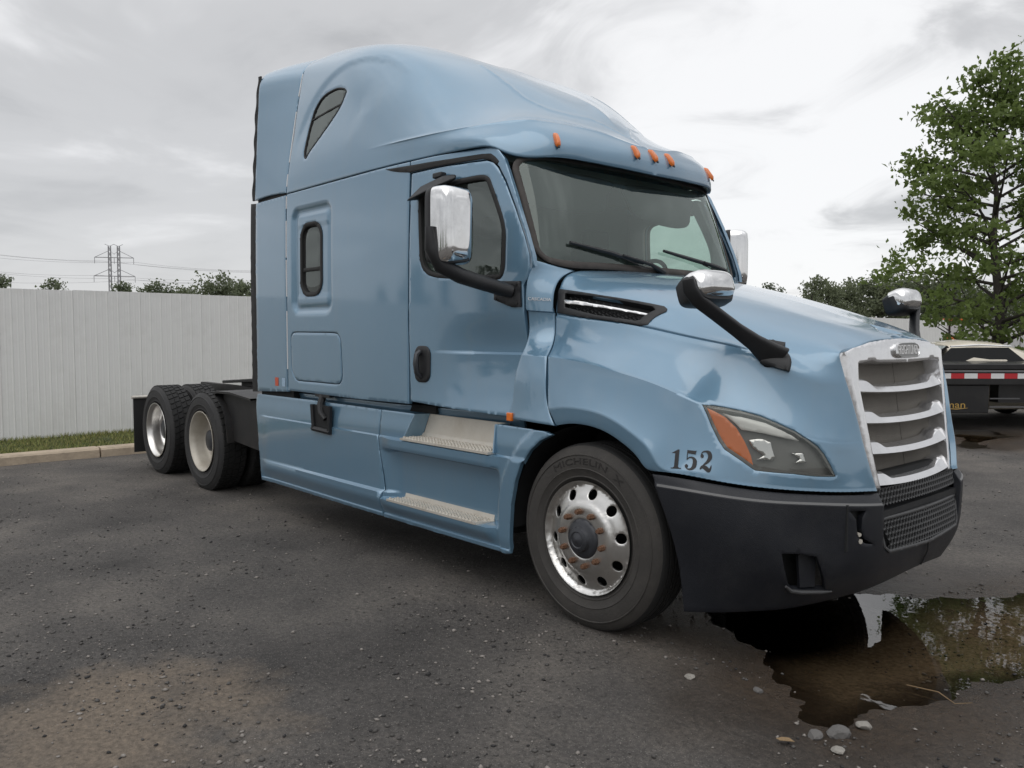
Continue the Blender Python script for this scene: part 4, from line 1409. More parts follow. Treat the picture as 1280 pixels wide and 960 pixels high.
# broken pale strip along the joint between sleeper and extenders
M['strip'] = mat('pale_joint_strip', (.72, .72, .72), .4)
strip_grp = empty('joint_strip', (0, 0, 0), parent=truck)
for z0, z1 in ((1.30, 1.78), (1.90, 2.20), (2.22, 2.52), (2.62, 2.72), (2.80, 2.90), (3.0, 3.42), (3.55, 3.74)):
    b = MB()
    pts_ = []
    for k in range(6):
        z = z0 + (z1 - z0) * k / 5
        y_ = float(side_w(np.array([-3.34]), np.array([z]))[0]) if z < 2.74 else float(np.interp(z, [q[2] for q in EXT_F[:6]], [-q[1] for q in EXT_F[:6]]))
        pts_.append((-3.340, -y_ + .0025, z))
    b.tube(pts_, .0062, n=6)
    b.build('strip', M['strip'], strip_grp)
right_parts = [cowl, vent, lamp, sleeper, door, frame_, top_shade, ext_low, rwg, inner, sill, fair_r, fair_f, sm, gapb, gapc, strip_grp]
for o in right_parts:
    mirror(o, truck)
for o in [q_ for q_ in truck.children if q_.name.split('.')[0] in ('fairing_latch', 'latch_shade')]:
    mirror(o, truck)


# --- grille
G_OUT = [(-.618, 1.500), (-.52, 1.530), (-.36, 1.557), (-.18, 1.571), (0, 1.576), (.18, 1.571), (.36, 1.557), (.52, 1.530), (.618, 1.500),
         (.602, 1.38), (.565, 1.17), (.535, .98), (.508, .842), (.425, .842), (.452, .98), (.478, 1.17), (.505, 1.36), (.490, 1.455), (.36, 1.468), (.30, 1.458), (0, 1.452),
         (-.30, 1.458), (-.36, 1.468), (-.490, 1.455), (-.505, 1.36), (-.478, 1.17), (-.452, .98), (-.425, .842), (-.508, .842), (-.535, .98), (-.565, 1.17), (-.602, 1.38)]


def S_frame(y, z):
    """Chrome surround: rolled towards its outer edge."""
    P = S_grille(y, z)
    hw = np.interp(z, [.84, .98, 1.17, 1.38, 1.5, 1.58], [.508, .535, .565, .602, .618, .66])
    P[:, 0] -= 0.03 * sstep(-.05, 0.0, np.abs(y) - hw) + 0.012 * sstep(1.53, 1.575, z)
    P[:, 0] += 0.012
    return P


grille = panel('grille_surround', S_frame, G_OUT, M['silver'], truck, res=0.016, thick=0.10, hint=(1, 0, 0), edge=0.006, round_=0.004)
for zb in (1.335, 1.182, 1.032, .878):
    b = MB()
    hw = float(np.interp(zb, [.84, .98, 1.17, 1.36], [.435, .455, .482, .505]))
    ys = np.linspace(-hw, hw, 41)
    sec = []
    for y in ys:
        x0 = float(grille_x(y, zb))
        e = abs(y)
        wing = float(sstep(hw - .19, hw - .08, e))          # thick flared ends
        t = .013 + .022 * wing
        lift = .012 * wing
        dz = -.016 * (1 - (e / hw) ** 2)
        sec.append([(x0 - .085, y, zb + dz + t * .6 + lift + .012), (x0 - .030, y, zb + dz + t + lift), (x0 - .016, y, zb + dz + t * .75 + lift), (x0 + .010, y, zb + dz - .015), (x0 - .006, y, zb + dz - .022), (x0 - .06, y, zb + dz - .01)])
    n = 6
    vs = [p for s_ in sec for p in s_]
    fs = [(i * n + k, i * n + (k + 1) % n, (i + 1) * n + (k + 1) % n, (i + 1) * n + k) for i in range(len(sec) - 1) for k in range(n)]
    fs += [tuple(range(n)), tuple((len(sec) - 1) * n + k for k in reversed(range(n)))]
    b.add(vs, fs)
    b.build('grille_bar', M['silver'], grille, smooth=28)
# radiator screens behind the bars
for y0, y1 in ((-.50, .078), (.084, .50)):
    mb = MB()
    mb.hexa([(1.055, y0, 1.50), (1.055, y1, 1.50), (1.155, y1, .83), (1.155, y0, .83)], [(1.035, y0, 1.50), (1.035, y1, 1.50), (1.135, y1, .83), (1.135, y0, .83)])
    mb.build('radiator_screen', M['radiator'], truck)
mb = MB()
mb.box((.96, 0, 1.15), (.04, 1.1, .75))
mb.build('radiator_core', M['dark'], truck)
# badge
bx_ = float(grille_x(0, 1.515)) + .012
mb = MB()
oval = [(0.150 * math.copysign(abs(math.cos(a)) ** .45, math.cos(a)), .040 * math.copysign(abs(math.sin(a)) ** .6, math.sin(a))) for a in np.linspace(0, 2 * math.pi, 33)[:-1]]


def badge_ring(sc, off):
    return [(bx_ + off - (z * .15), y * sc, 1.515 + z * sc) for y, z in oval]


r0, r1, r2 = badge_ring(1.0, -.01), badge_ring(1.0, .012), badge_ring(.90, .016)
r3 = badge_ring(.87, .010)
vs = r0 + r1 + r2 + r3
fs = [(i * 32 + k, i * 32 + (k + 1) % 32, (i + 1) * 32 + (k + 1) % 32, (i + 1) * 32 + k) for i in range(3) for k in range(32)]
mb.add(vs, fs)
badge = mb.build('badge', M['chrome'], truck, smooth=50)
mb = MB()
mb.add(badge_ring(.88, .0105), [tuple(range(32))])
mb.build('badge_field', M['lampbody'], badge)
tv, tf = text_mesh('FREIGHTLINER', .06, .0015)
w_ = tv[:, 0].max() - tv[:, 0].min()
sc_ = .245 / w_
X = np.stack([bx_ + .0125 + tv[:, 2] - tv[:, 1] * .15, tv[:, 0] * sc_, 1.515 + tv[:, 1] * 1.15], 1)
mesh_obj('lettering', X, tf, M['white'], badge, smooth=0)

# --- bumper
Lb, Lvb = BUMPER.Lu, BUMPER.Lv


def b_uv(pts):
    return uv(BUMPER, pts)


fog, tow = b_uv(FOG), b_uv(TOW)
fogm, towm = [(Lb - s, v) for s, v in fog], [(Lb - s, v) for s, v in tow]
cen = b_uv([(1.30, -.485, .80), (1.29, -.478, .70), (1.28, -.47, .60), (1.28, -.445, .56), (1.29, -.40, .543), (1.30, -.2, .53), (1.305, 0, .528)])
cenr = [(Lb - s, v) for s, v in cen[::-1][1:]]
c_in = [(cen[0][0], 0.0)] + cen + cenr + [(Lb - cen[0][0], 0.0)]
b_out = [(0, 0)] + c_in + [(Lb, 0), (Lb, Lvb), (Lb * .5, Lvb), (0, Lvb)]
bl = [[(0.01, BUMPER.kv[k] + e), (Lb - .01, BUMPER.kv[k] + e)] for k in (1, 2) for e in (-.005, 0, .005)]
bumper = panel('bumper', BUMPER, b_out, M['bumper'], truck, holes=[fog, tow, fogm, towm], res=0.022, thick=0.035, hint=(1, 0, 0), lines=bl, edge=0.005)
crease_hl = panel('crease_highlight', BUMPER, [(0.012, BUMPER.kv[1] + .003), (cen[0][0] - .01, BUMPER.kv[1] + .003), (cen[0][0] - .01, BUMPER.kv[2] - .002), (0.012, BUMPER.kv[2] - .002)],
             mat('crease_highlight_grey', (.10, .10, .10), .35), bumper, res=0.014, thick=0.004, offset=0.004, edge=0, hint=(1, -.5, 0))  # lighter grey strip painted as the highlight along the bumper crease
mirror(crease_hl, bumper)
for sgn in (1, -1):
    mb = MB()
    mb.hexa([(.90, -.93 * sgn, .36), (1.0, -.70 * sgn, .36), (1.03, -.74 * sgn, .60), (.93, -.97 * sgn, .60)], [(.86, -.90 * sgn, .36), (.96, -.67 * sgn, .36), (.99, -.71 * sgn, .60), (.89, -.94 * sgn, .60)])
    mb.build('fog_recess', M['dark'], bumper)
    mb = MB()
    mb.box((1.19, .63 * -sgn, .69), (.05, .16, .22))
    mb.build('tow_recess', M['dark'], bumper)
    mb = MB()
    mb.hexa([(1.055, -.835 * sgn, .40), (1.095, -.77 * sgn, .40), (1.10, -.775 * sgn, .56), (1.05, -.85 * sgn, .56)],
            [(1.04, -.83 * sgn, .40), (1.08, -.765 * sgn, .40), (1.085, -.77 * sgn, .56), (1.035, -.845 * sgn, .56)])
    mb.build('duct_vane', M['bumper'], bumper)
    mb = MB()
    mb.tube([(1.215, -.628 * sgn, .655), (1.245, -.64 * sgn, .655)], .010, n=8)
    mb.tube([(1.215, -.622 * sgn, .622), (1.247, -.632 * sgn, .622)], .012, n=8)
    mb.build('tow_bolt', M['step'], bumper)


for sgn in (-1, 1):
    mb = MB()
    mb.tube([(1.028, .915 * sgn, .415), (1.034, .880 * sgn, .388), (1.06, .838 * sgn, .379), (1.115, .75 * sgn, .374), (1.145, .70 * sgn, .374)], [.006, .010, .011, .010, .004], n=8)
    mb.build('duct_lip', M['screen'], bumper)
mb = MB()
mb.tube([(1.303, .02, .524), (1.298, .02, .47), (1.268, .02, .395)], .0035, n=4)
mb.build('bumper_joint', M['dark'], bumper)


def hex_screen(name, z0, z1, hw_top, hw_bot, dx, cell=.0305):
    """Perforated plate: a ring of six bars round every hexagonal opening."""
    b = MB()
    hh = cell * .866
    rows = int((z1 - z0) / hh)
    for r_ in range(rows + 1):
        z = z1 - hh * (r_ + .5)
        if z < z0 + hh * .3:
            continue
        hw = hw_top + (hw_bot - hw_top) * (z1 - z) / (z1 - z0)
        n = int(hw / cell)
        for k in range(-n, n + 1):
            y = (k + .5 * (r_ % 2)) * cell
            if abs(y) > hw - cell * .5:
                continue
            ro, ri = cell * .585, cell * .38
            x0 = float(grille_x(y, z)) + dx + .02
            v = []
            for rad, xx in ((ro, x0), (ri, x0 - .002), (ri, x0 - .008)):
                for q in range(6):
                    a = R(30 + 60 * q)
                    v.append((xx - (rad * math.sin(a)) * .15, y + rad * math.cos(a), z + rad * math.sin(a)))
            f = [(i * 6 + q, i * 6 + (q + 1) % 6, (i + 1) * 6 + (q + 1) % 6, (i + 1) * 6 + q) for i in range(2) for q in range(6)]
            b.add(v, f)
    return b.build(name, M['screen'], truck, smooth=20)


hs1 = hex_screen('upper_intake_screen', .752, .850, .50, .47, -.004)
hs2 = hex_screen('lower_intake_screen', .545, .708, .475, .43, -.006)
mb = MB()
fr_o = [(-.478, .712), (.478, .712), (.462, .57), (.42, .540), (0, .526), (-.42, .540), (-.462, .57)]
panel('screen_rim', lambda y, z: S_grille(y, z) + np.array([.016, 0, 0]), resample(fr_o, .05).tolist(), M['screen'], hs2, holes=[inset_poly(fr_o, .016)], res=0.02, thick=0.04, hint=(1, 0, 0), edge=0.004)
mb.box((1.18, 0, .70), (.04, 1.02, .42))
mb.build('intake_back', M['dark'], truck)
mb = MB()
mb.box((1.245, 0, .728), (.05, .94, .032))
mb.build('intake_crossbar', M['black'], truck)

# --- wheels
TY_W = .285


def tyre_mesh(kind):
    prof = [(.286, .045), (.300, .022), (.326, .008), (.329, .003), (.333, .003), (.336, .005), (.372, -.004), (.376, -.0075), (.380, -.0045), (.420, -.006), (.446, -.001), (.449, -.005), (.453, -.004), (.456, .002), (.480, .014), (.497, .030)]
    side_n = len(prof)
    if kind == 'front':
        tr = [(.5035, .040), (.506, .048)]
        for g in (.075, .118, .1425, .167, .21):
            tr += [(.509, g - .007), (.496, g - .0045), (.496, g + .0045), (.509, g + .007)]
        tr += [(.506, TY_W - .048), (.5035, TY_W - .040)]
    else:
        tr = [(.500, .036), (.498, .060), (.497, TY_W - .060), (.500, TY_W - .036)]
    full = prof + tr + [(r_, TY_W - y) for r_, y in prof[::-1]]
    n = 84
    b = MB()
    b.lathe(full, n)
    fm = []
    m = len(full)
    for k in range(n):
        for i in range(m - 1):
            fm.append(1 if side_n - 1 <= i < m - side_n else 0)
    me = mesh_obj('tyre', b.v, b.f, None, None, smooth=32, mats=[M['tyre'] if kind == 'front' else M['tyre_drive'], M['tread']], fmat=fm)
    d = me.data
    bpy.data.objects.remove(me)
    return d


TYRES = {k: tyre_mesh(k) for k in ('front', 'drive')}


def block_mesh():
    b = MB()
    nb = 46
    for k in range(nb):
        for y0, y1, tw in ((.022, .078, 0.0), (.088, .136, .35), (.149, .197, .15), (.207, TY_W - .022, .5)):
            a0, a1 = (k + tw) / nb * 2 * math.pi, (k + tw + .74) / nb * 2 * math.pi
            sk = .25 / nb * 2 * math.pi

            def pt(a, y, r_):
                return (r_ * math.cos(a), y, r_ * math.sin(a))
            rr0, rr1 = (.487, .507) if 0.03 < y0 < .2 else (.485, .5075)
            lo = [pt(a0, y0, rr0), pt(a1, y0, rr0), pt(a1 + sk, y1, rr0), pt(a0 + sk, y1, rr0)]
            e0 = .008 if y0 < .03 else 0
            e1 = .008 if y1 > .25 else 0
            hi = [pt(a0, y0 + e0, rr1), pt(a1, y0 + e0, rr1), pt(a1 + sk, y1 - e1, rr1), pt(a0 + sk, y1 - e1, rr1)]
            b.hexa(lo, hi)
    o = b.build('tread_block', M['tread'], None, smooth=0)
    d = o.data
    bpy.data.objects.remove(o)
    return d


BLOCKS = block_mesh()


def S_disc(a, b_):
    r_ = np.hypot(a, b_)
    y = np.interp(r_, [0, .10, .165, .185, .205, .225, .262, .285, .294, .300, .309], [-.022, -.022, -.020, -.016, -.002, .004, .022, .030, .020, .002, .000])
    return np.stack([a, y, b_], 1)


def circle(cx_, cy_, r_, n=16):
    return [(cx_ + r_ * math.cos(2 * math.pi * k / n), cy_ + r_ * math.sin(2 * math.pi * k / n)) for k in range(n)]


def add_child(name, data, parent):
    o = bpy.data.objects.new(name, data)
    COL.objects.link(o)
    o.parent = parent
    return o


def nut_mesh():
    b = MB()
    b.lathe([(.0, -.030), (.012, -.030), (.014, -.026), (.014, -.018), (.017, -.018), (.017, .002), (.024, .004), (.024, .010)], 6)
    o = b.build('lug_nut', M['rust'], None, smooth=25)
    d = o.data
    bpy.data.objects.remove(o)
    return d


NUT = nut_mesh()


def front_wheel(side):
    w = empty('front_wheel', (0, side * 1.185, .497), 0 if side < 0 else math.pi, truck)
    add_child('tyre', TYRES['front'], w)
    holes = [circle(.243 * math.cos(R(36 * k + 9)), .243 * math.sin(R(36 * k + 9)), .0285, 18) for k in range(10)]
    rim = panel('rim', S_disc, circle(0, 0, .309, 96), M['alu'], w, holes=holes + [circle(0, 0, .108, 48)], res=0.012, thick=0.012, edge=0.003, round_=0.002)
    b = MB()
    b.lathe([(.304, .004), (.300, .05), (.285, .16), (.10, .19), (0, .19)], 48)
    b.build('rim_barrel', M['dark'], rim)
    b = MB()
    b.lathe([(.112, .02), (.108, -.02), (.100, -.030), (.088, -.034), (.070, -.042), (.062, -.060), (.045, -.066), (.040, -.062), (.026, -.066), (.012, -.074), (0, -.075)], 40)
    hub = b.build('hub_cap', M['hub'], w, smooth=40)
    for k in range(10):
        a = R(36 * k + 27)
        nobj = add_child('lug_nut', NUT, w)
        nobj.location = (.146 * math.cos(a), -.022, .146 * math.sin(a))
        nobj.rotation_euler = (0, random.uniform(0, 1), 0)
    return w


fwr = front_wheel(-1)
fwl = front_wheel(1)
# worn sidewall lettering on the right front tyre
tv, tf = text_mesh('MICHELIN  X', .05, .0012)
L_ = tv[:, 0].max() - tv[:, 0].min()
rad = .415 + tv[:, 1] * 1.0
ang = R(90) - (tv[:, 0] / L_) * R(72) + R(-2)
X = np.stack([rad * np.cos(ang), -.0075 + (-tv[:, 2]) + .012 * np.clip((np.abs(rad - .42) / .06), 0, 1) ** 2, rad * np.sin(ang)], 1)
mesh_obj('lettering', X, tf, M['tyreletter'], fwr, smooth=0)


def rim_mesh(mname):
    b = MB()
    b.lathe([(.286, .02), (.302, .004), (.309, -.002), (.308, -.006), (.300, -.005), (.292, .006), (.284, .022), (.279, .030), (.274, .06), (.270, .12), (.262, .158), (.245, .172), (.215, .175), (.19, .168), (.165, .166), (.112, .166)], 64)
    o = b.build('rim', M[mname], None, smooth=40)
    d = o.data
    bpy.data.objects.remove(o)
    return d


RIMD = {'alu': rim_mesh('alu'), 'dulwheel': rim_mesh('dulwheel')}
hb_ = MB()
hb_.lathe([(.112, .17), (.110, .10), (.104, .085), (.085, .080), (.075, .075), (0, .075)], 32)
ho = hb_.build('axle_hub', M['hub'], None)
HUBD = ho.data
bpy.data.objects.remove(ho)
pl = MB()
pl.lathe([(.29, .03), (.28, .14), (.12, .15), (0, .15)], 32)
po = pl.build('wheel_plate', M['dark'], None)
PLATED = po.data
bpy.data.objects.remove(po)


def drive_wheel(x, side, outer, mname):
    y = side * (1.19 if outer else .86)
    w = empty('drive_wheel', (x, y, .497), 0 if side < 0 else math.pi, truck)
    add_child('tyre', TYRES['drive'], w)
    add_child('tread_block', BLOCKS, w)
    if outer:
        add_child('rim', RIMD[mname], w)
        add_child('axle_hub', HUBD, w)
        for k in range(10):
            a = R(36 * k + 10)
            nobj = add_child('lug_nut', NUT, w)
            nobj.location = (.143 * math.cos(a), .158, .143 * math.sin(a))
    else:
        add_child('wheel_plate', PLATED, w)


DX1, DX2 = -5.316, -6.636
for sd_ in (-1, 1):
    for x, mn in ((DX1, 'dulwheel'), (DX2, 'alu')):
        drive_wheel(x, sd_, True, mn)
        drive_wheel(x, sd_, False, mn)

# --- chassis
for sgn in (-1, 1):
    mb = MB()
    mb.box((-3.1, .43 * sgn, .86), (8.1, .08, .27))
    mb.build('frame_rail', M['frame'], truck)
for x in (DX1, DX2, 0):
    mb = MB()
    mb.tube([(x, -.98, .50), (x, .98, .50)], .075, n=12)
    if x < 0:
        mb.lathe([(0, -.2), (.16, -.16), (.21, -.06), (.21, .06), (.16, .16), (0, .2)], 20, (x, 0, .52))
    mb.build('axle', M['frame'], truck)
mb = MB()
mb.box((.15, 0, 1.05), (1.2, .75, .85))
mb.box((-1.0, 0, .85), (1.4, .55, .55))
mb.build('engine', M['dark'], truck, bevel=.05)
for sgn in (-1, 1):
    mb = MB()
    mb.tube([(-3.7, .82 * sgn, .66), (-2.1, .82 * sgn, .66)], .30, n=24)
    mb.build('fuel_tank', M['frame'], truck)
    mb = MB()
    mb.box((-1.35, .80 * sgn, .66), (1.3, .5, .6))
    mb.build('battery_box', M['dark'], truck, bevel=.03)
    # wheel well liner: curved sheet inside the front fender
    b = MB()
    n = 22
    vs, fs = [], []
    for k in range(n + 1):
        a = R(-5 + 190 * k / n)
        for y in (.70, 1.17):
            vs.append((.01 + .60 * math.cos(a), y * sgn, .5 + .605 * math.sin(a)))
    for k in range(n):
        fs.append((2 * k, 2 * k + 1, 2 * k + 3, 2 * k + 2))
    b.add(vs, fs)
    b.build('wheel_well', M['dark'], truck)
    b = MB()
    b.box((.02, .68 * sgn, .95), (1.25, .03, .7))
    b.build('inner_fender', M['dark'], truck)
# fifth wheel and deck
mb = MB()
for sgn in (-1, 1):
    mb.hexa([(-6.62, .08 * sgn, 1.0), (-6.62, .42 * sgn, 1.0), (-5.62, .47 * sgn, 1.06), (-5.62, .02 * sgn, 1.06)],
            [(-6.62, .08 * sgn, 1.035), (-6.62, .42 * sgn, 1.035), (-5.62, .47 * sgn, 1.10), (-5.62, .02 * sgn, 1.10)])
    mb.box((-5.95, .36 * sgn, .98), (.4, .06, .16))
mb.box((-5.5, 0, 1.075), (.35, .95, .04))
mb.build('fifth_wheel', M['frame'], truck, bevel=.008)
mb = MB()
mb.box((-4.55, 0, 1.00), (.95, .90, .03))
for k in range(5):
    mb.box((-4.55, -.32 + .16 * k, 1.03), (.9, .03, .03))
mb.build('deck_plate', M['frame'], truck)
for sgn in (-1, 1):
    # quarter fender ahead of the first drive axle
    b = MB()
    pr = [(-4.16, 1.0), (-4.60, 1.035), (-4.93, 1.03), (-5.0, 1.005), (-4.92, .965), (-4.82, .90), (-4.745, .80), (-4.70, .66), (-4.69, .56)]
    vs, fs = [], []
    for x, z in pr:
        for y in (.62, 1.185):
            vs.append((x, y * sgn, z))
    for x, z in pr:
        for y in (.62, 1.185):
            vs.append((x + .012, y * sgn, z - .02))
    m_ = len(pr)
    for k in range(m_ - 1):
        fs.append((2 * k, 2 * k + 1, 2 * k + 3, 2 * k + 2))
        o_ = 2 * m_
        fs.append((o_ + 2 * k, o_ + 2 * k + 2, o_ + 2 * k + 3, o_ + 2 * k + 1))
        fs.append((2 * k + 1, o_ + 2 * k + 1, o_ + 2 * k + 3, 2 * k + 3))
        fs.append((2 * k, 2 * k + 2, o_ + 2 * k + 2, o_ + 2 * k))
    b.add(vs, fs)
    b.hexa([(-4.16, 1.12 * sgn, 1.0), (-4.93, 1.12 * sgn, 1.02), (-4.70, 1.12 * sgn, .56), (-4.12, 1.12 * sgn, .52)],
           [(-4.16, 1.10 * sgn, 1.0), (-4.93, 1.10 * sgn, 1.02), (-4.70, 1.10 * sgn, .56), (-4.12, 1.10 * sgn, .52)])
    b.build('quarter_fender', M['frame'], truck)
    b = MB()
    b.box((-7.32, .91 * sgn, .50), (.015, .62, .66))
    flap = b.build('mud_flap', M['rubber'], truck)
    b = MB()
    b.tube([(-7.31, .40 * sgn, .83), (-7.31, 1.24 * sgn, .83)], .018, n=8)
    b.build('flap_bracket', M['step'], flap)
# air lines and couplings behind the cab
for k, (y, h) in enumerate(((-.30, 1.32), (-.18, 1.28), (-.06, 1.35))):
    b = MB()
    b.tube([(-3.45, y, 1.5), (-3.8, y - .03, h), (-4.25, y - .05, 1.12), (-4.6, y - .1, 1.08), (-5.0, y - .16, 1.10), (-5.3, y - .1, 1.14)], .016, n=8)
    b.build('air_hose', M['rubber'], truck)
b = MB()
b.tube([(-4.05, -.62, 1.02), (-4.05, -.62, 1.22)], .05, n=10)
b.box((-4.05, -.62, 1.26), (.12, .12, .09))
b.build('air_dryer', M['frame'], truck, bevel=.01)
for y in (-.5, -.36, -.2):
    b = MB()
    b.tube([(-5.2, y, 1.02), (-5.2, y, 1.11)], .03, n=8)
    b.build('grease_fitting', M['frame'], truck)


# --- mirrors
def super_ring(c, ax, ay, rx, ry, e=.5, n=28, cut=None):
    pts = []
    for k in range(n):
        a = 2 * math.pi * k / n
        ca, sa = math.cos(a), math.sin(a)
        pts.append(Vector(c) + Vector(ax) * (rx * math.copysign(abs(ca) ** e, ca)) + Vector(ay) * (ry * math.copysign(abs(sa) ** e, sa)))
    return pts


def shell(rings, name, material, parent, cap0=True, cap1=True, smooth=50):
    n = len(rings[0])
    vs = [p for r_ in rings for p in r_]
    fs = [(i * n + k, i * n + (k + 1) % n, (i + 1) * n + (k + 1) % n, (i + 1) * n + k) for i in range(len(rings) - 1) for k in range(n)]
    if cap0:
        fs.append(tuple(range(n - 1, -1, -1)))
    if cap1:
        fs.append(tuple((len(rings) - 1) * n + k for k in range(n)))
    b = MB()
    b.add(vs, fs)
    return b.build(name, material, parent, smooth)


def door_mirror(sgn):
    """sgn -1 is the right side; both heads are turned outwards a little."""
    dm = empty('door_mirror', (0, 0, 0), parent=truck)
    c0 = Vector((-.80, 1.466 * sgn, 2.215))
    axn = Vector((.84, .54 * sgn, 0)).normalized() if sgn > 0 else Vector((.99, .10, 0)).normalized()
    axl = Vector((-axn.y, axn.x, 0))
    axu = Vector((0, 0, 1))
    rings = []
    for d, rx, rz, e in ((-.065, .118, .220, .26), (-.02, .120, .222, .26), (.03, .117, .219, .28), (.06, .109, .210, .32), (.078, .094, .192, .38), (.086, .06, .135, .5)):
        rings.append(super_ring(c0 + axn * d, axl, axu, rx, rz, e, 40))
    shell(rings, 'mirror_cap', M['chrome'], dm, smooth=60)
    rings = [super_ring(c0 + axn * d, axl, axu, rx, rz, .28, 36) for d, rx, rz in ((-.105, .114, .216), (-.076, .120, .223), (-.056, .1205, .2235), (-.05, .118, .220))]
    shell(rings, 'mirror_back', M['black'], dm, smooth=50)
    b = MB()
    q = [(-.83, 1.605, 2.20), (-.825, 1.595, 2.08), (-.81, 1.54, 1.985), (-.78, 1.42, 1.930), (-.74, 1.30, 1.895), (-.70, 1.18, 1.862), (-.66, 1.12, 1.845)]
    b.tube([(x, y * sgn, z) for x, y, z in q], [.024, .040, .046, .046, .044, .042, .040], n=12)
    b.build('mirror_arm', M['black'], dm)
    S2 = S_side if sgn < 0 else (lambda x, z: S_side(x, z) * np.array([1, -1, 1]))
    panel('mirror_foot', S2, [(-.80, 1.87), (-.745, 1.91), (-.60, 1.905), (-.594, 1.755), (-.66, 1.752), (-.80, 1.80)], M['black'], dm, res=0.02, thick=0.02, offset=0.022, edge=0.008, round_=0.006, hint=(0, sgn, 0))
    for bz, bx3 in ((1.885, -.615), (1.775, -.612), (1.80, -.775)):
        b = MB()
        yy = float(side_w(np.array([bx3]), np.array([bz]))[0]) + .022
        b.tube([(bx3, yy * sgn, bz), (bx3, (yy + .006) * sgn, bz)], .007, n=6)
        b.build('foot_bolt', M['frame'], dm)
    return dm


door_mirror(-1)
door_mirror(1)
# look-down mirror over the passenger window, only on this side
ld = empty('look_down_mirror', (0, 0, 0), parent=truck)
b = MB()
b.hexa([(-1.53, -1.185, 2.475), (-1.53, -1.29, 2.455), (-1.16, -1.29, 2.515), (-1.12, -1.175, 2.56)], [(-1.44, -1.18, 2.565), (-1.43, -1.235, 2.55), (-1.20, -1.235, 2.585), (-1.13, -1.17, 2.600)])
b.build('visor_shell', M['black'], ld, bevel=.015)
b = MB()
b.box((-1.27, -1.20, 2.60), (.09, .05, .035))
b.build('visor_clip', M['black'], ld, bevel=.008)
b = MB()
b.hexa([(-1.02, -1.20, 2.50), (-.90, -1.17, 2.52), (-.80, -1.16, 2.42), (-.90, -1.19, 2.36)], [(-1.02, -1.17, 2.50), (-.90, -1.14, 2.52), (-.80, -1.13, 2.42), (-.90, -1.16, 2.36)])

hm = empty('hood_mirror', (0, 0, 0), parent=truck)
c0 = Vector((.70, -1.115, 1.822))
axn = Vector((.90, -.05, .28)).normalized()
axl = Vector((.05, 1, 0)).normalized()
axu = axn.cross(axl).normalized()
if axu.z < 0:
    axu = -axu
rings = []
for d, rx, rz, e in ((-.05, .135, .066, .45), (.0, .140, .072, .45), (.035, .132, .068, .5), (.06, .112, .055, .55), (.078, .072, .034, .65)):
    rings.append(super_ring(c0 + axn * d + axl * .02, axl, axu, rx, rz, e, 32))
shell(rings, 'mirror_cap', M['chrome'], hm, smooth=60)
rings = [super_ring(c0 + axn * d + axl * .015 + axu * -.018, axl, axu, rx, rz, .45, 28) for d, rx, rz in ((-.10, .120, .062), (-.052, .143, .076), (-.02, .146, .078), (.02, .140, .072), (.04, .12, .06))]
shell(rings, 'mirror_back', M['black'], hm, smooth=50)
# arm: a flat blade from the outer end of the head down to the foot on the hood
P = [(.70, -1.262, 1.845), (.705, -1.255, 1.80), (.72, -1.215, 1.752), (.755, -1.12, 1.69), (.80, -1.01, 1.615), (.84, -.92, 1.555), (.88, -.85, 1.50), (.905, -.81, 1.472)]
WD = [.028, .033, .034, .033, .034, .042, .062, .074]
b = MB()
rings = []
for i, p in enumerate(P):
    p = Vector(p)
    t = (Vector(P[min(i + 1, len(P) - 1)]) - Vector(P[max(i - 1, 0)])).normalized()
    wdir = Vector((.80, .30, .52))
    wdir = (wdir - t * wdir.dot(t)).normalized()
    ndir = t.cross(wdir).normalized()
    rings.append(super_ring(p, wdir, ndir, WD[i], .020, .55, 16))
shell(rings, 'mirror_arm', M['black'], hm, smooth=50)
panel('mirror_foot', HOOD, inset_poly(uv(HOOD, HMIR_BASE), .0), M['black'], hm, res=0.015, thick=0.04, offset=0.034, edge=0.006, round_=0.006, hint=(.4, -.6, .6))
mirror(hm, truck)


# ------------------------------------------------------------------ ground, puddles
def vnoise(x, y, seed):
    xi, yi = np.floor(x).astype(np.int64), np.floor(y).astype(np.int64)
    fx, fy = x - xi, y - yi
    fx, fy = fx * fx * (3 - 2 * fx), fy * fy * (3 - 2 * fy)

    def h(a, b):
        n = (a * 374761393 + b * 668265263 + seed * 1442695041) & 0xffffffff
        n = ((n ^ (n >> 13)) * 1274126177) & 0xffffffff
        return ((n ^ (n >> 16)) & 0xffff) / 65535.0
    return (h(xi, yi) * (1 - fx) + h(xi + 1, yi) * fx) * (1 - fy) + (h(xi, yi + 1) * (1 - fx) + h(xi + 1, yi + 1) * fx) * fy


def fbm(x, y, seed, oct_=4):
    s, a, t = 0, 1.0, 0
    for k in range(oct_):
        s = s + a * vnoise(x * 2 ** k, y * 2 ** k, seed + k)
        t += a
        a *= 0.5
    return s / t - 0.5


PUDDLES = [
    smooth_poly([(.25, -.05), (.74, .50), (1.2, 1.0), (1.45, 1.27), (1.9, 1.75), (2.5, 1.9), (2.7, 1.2), (2.25, .55), (1.92, .12), (1.76, -.22), (1.66, -.55), (1.60, -.85), (1.47, -1.15), (1.28, -1.22), (1.02, -.98), (.70, -.72), (.38, -.55), (.15, -.35)], 4),
    smooth_poly([(-2.9, 9.9), (-2.0, 10.35), (-1.3, 10.75), (-.5, 11.1), (-.7, 10.5), (-1.5, 10.1), (-2.3, 9.6)], 3),
    smooth_poly([(-1.7, 8.55), (-1.0, 8.95), (-.3, 9.2), (.3, 9.3), (.1, 8.85), (-.6, 8.6), (-1.2, 8.35)], 3),
    smooth_poly([(-1.75, 9.3), (-1.45, 9.5), (-1.15, 9.6), (-1.2, 9.4), (-1.5, 9.2)], 3),
]
WATER_Z = -0.014


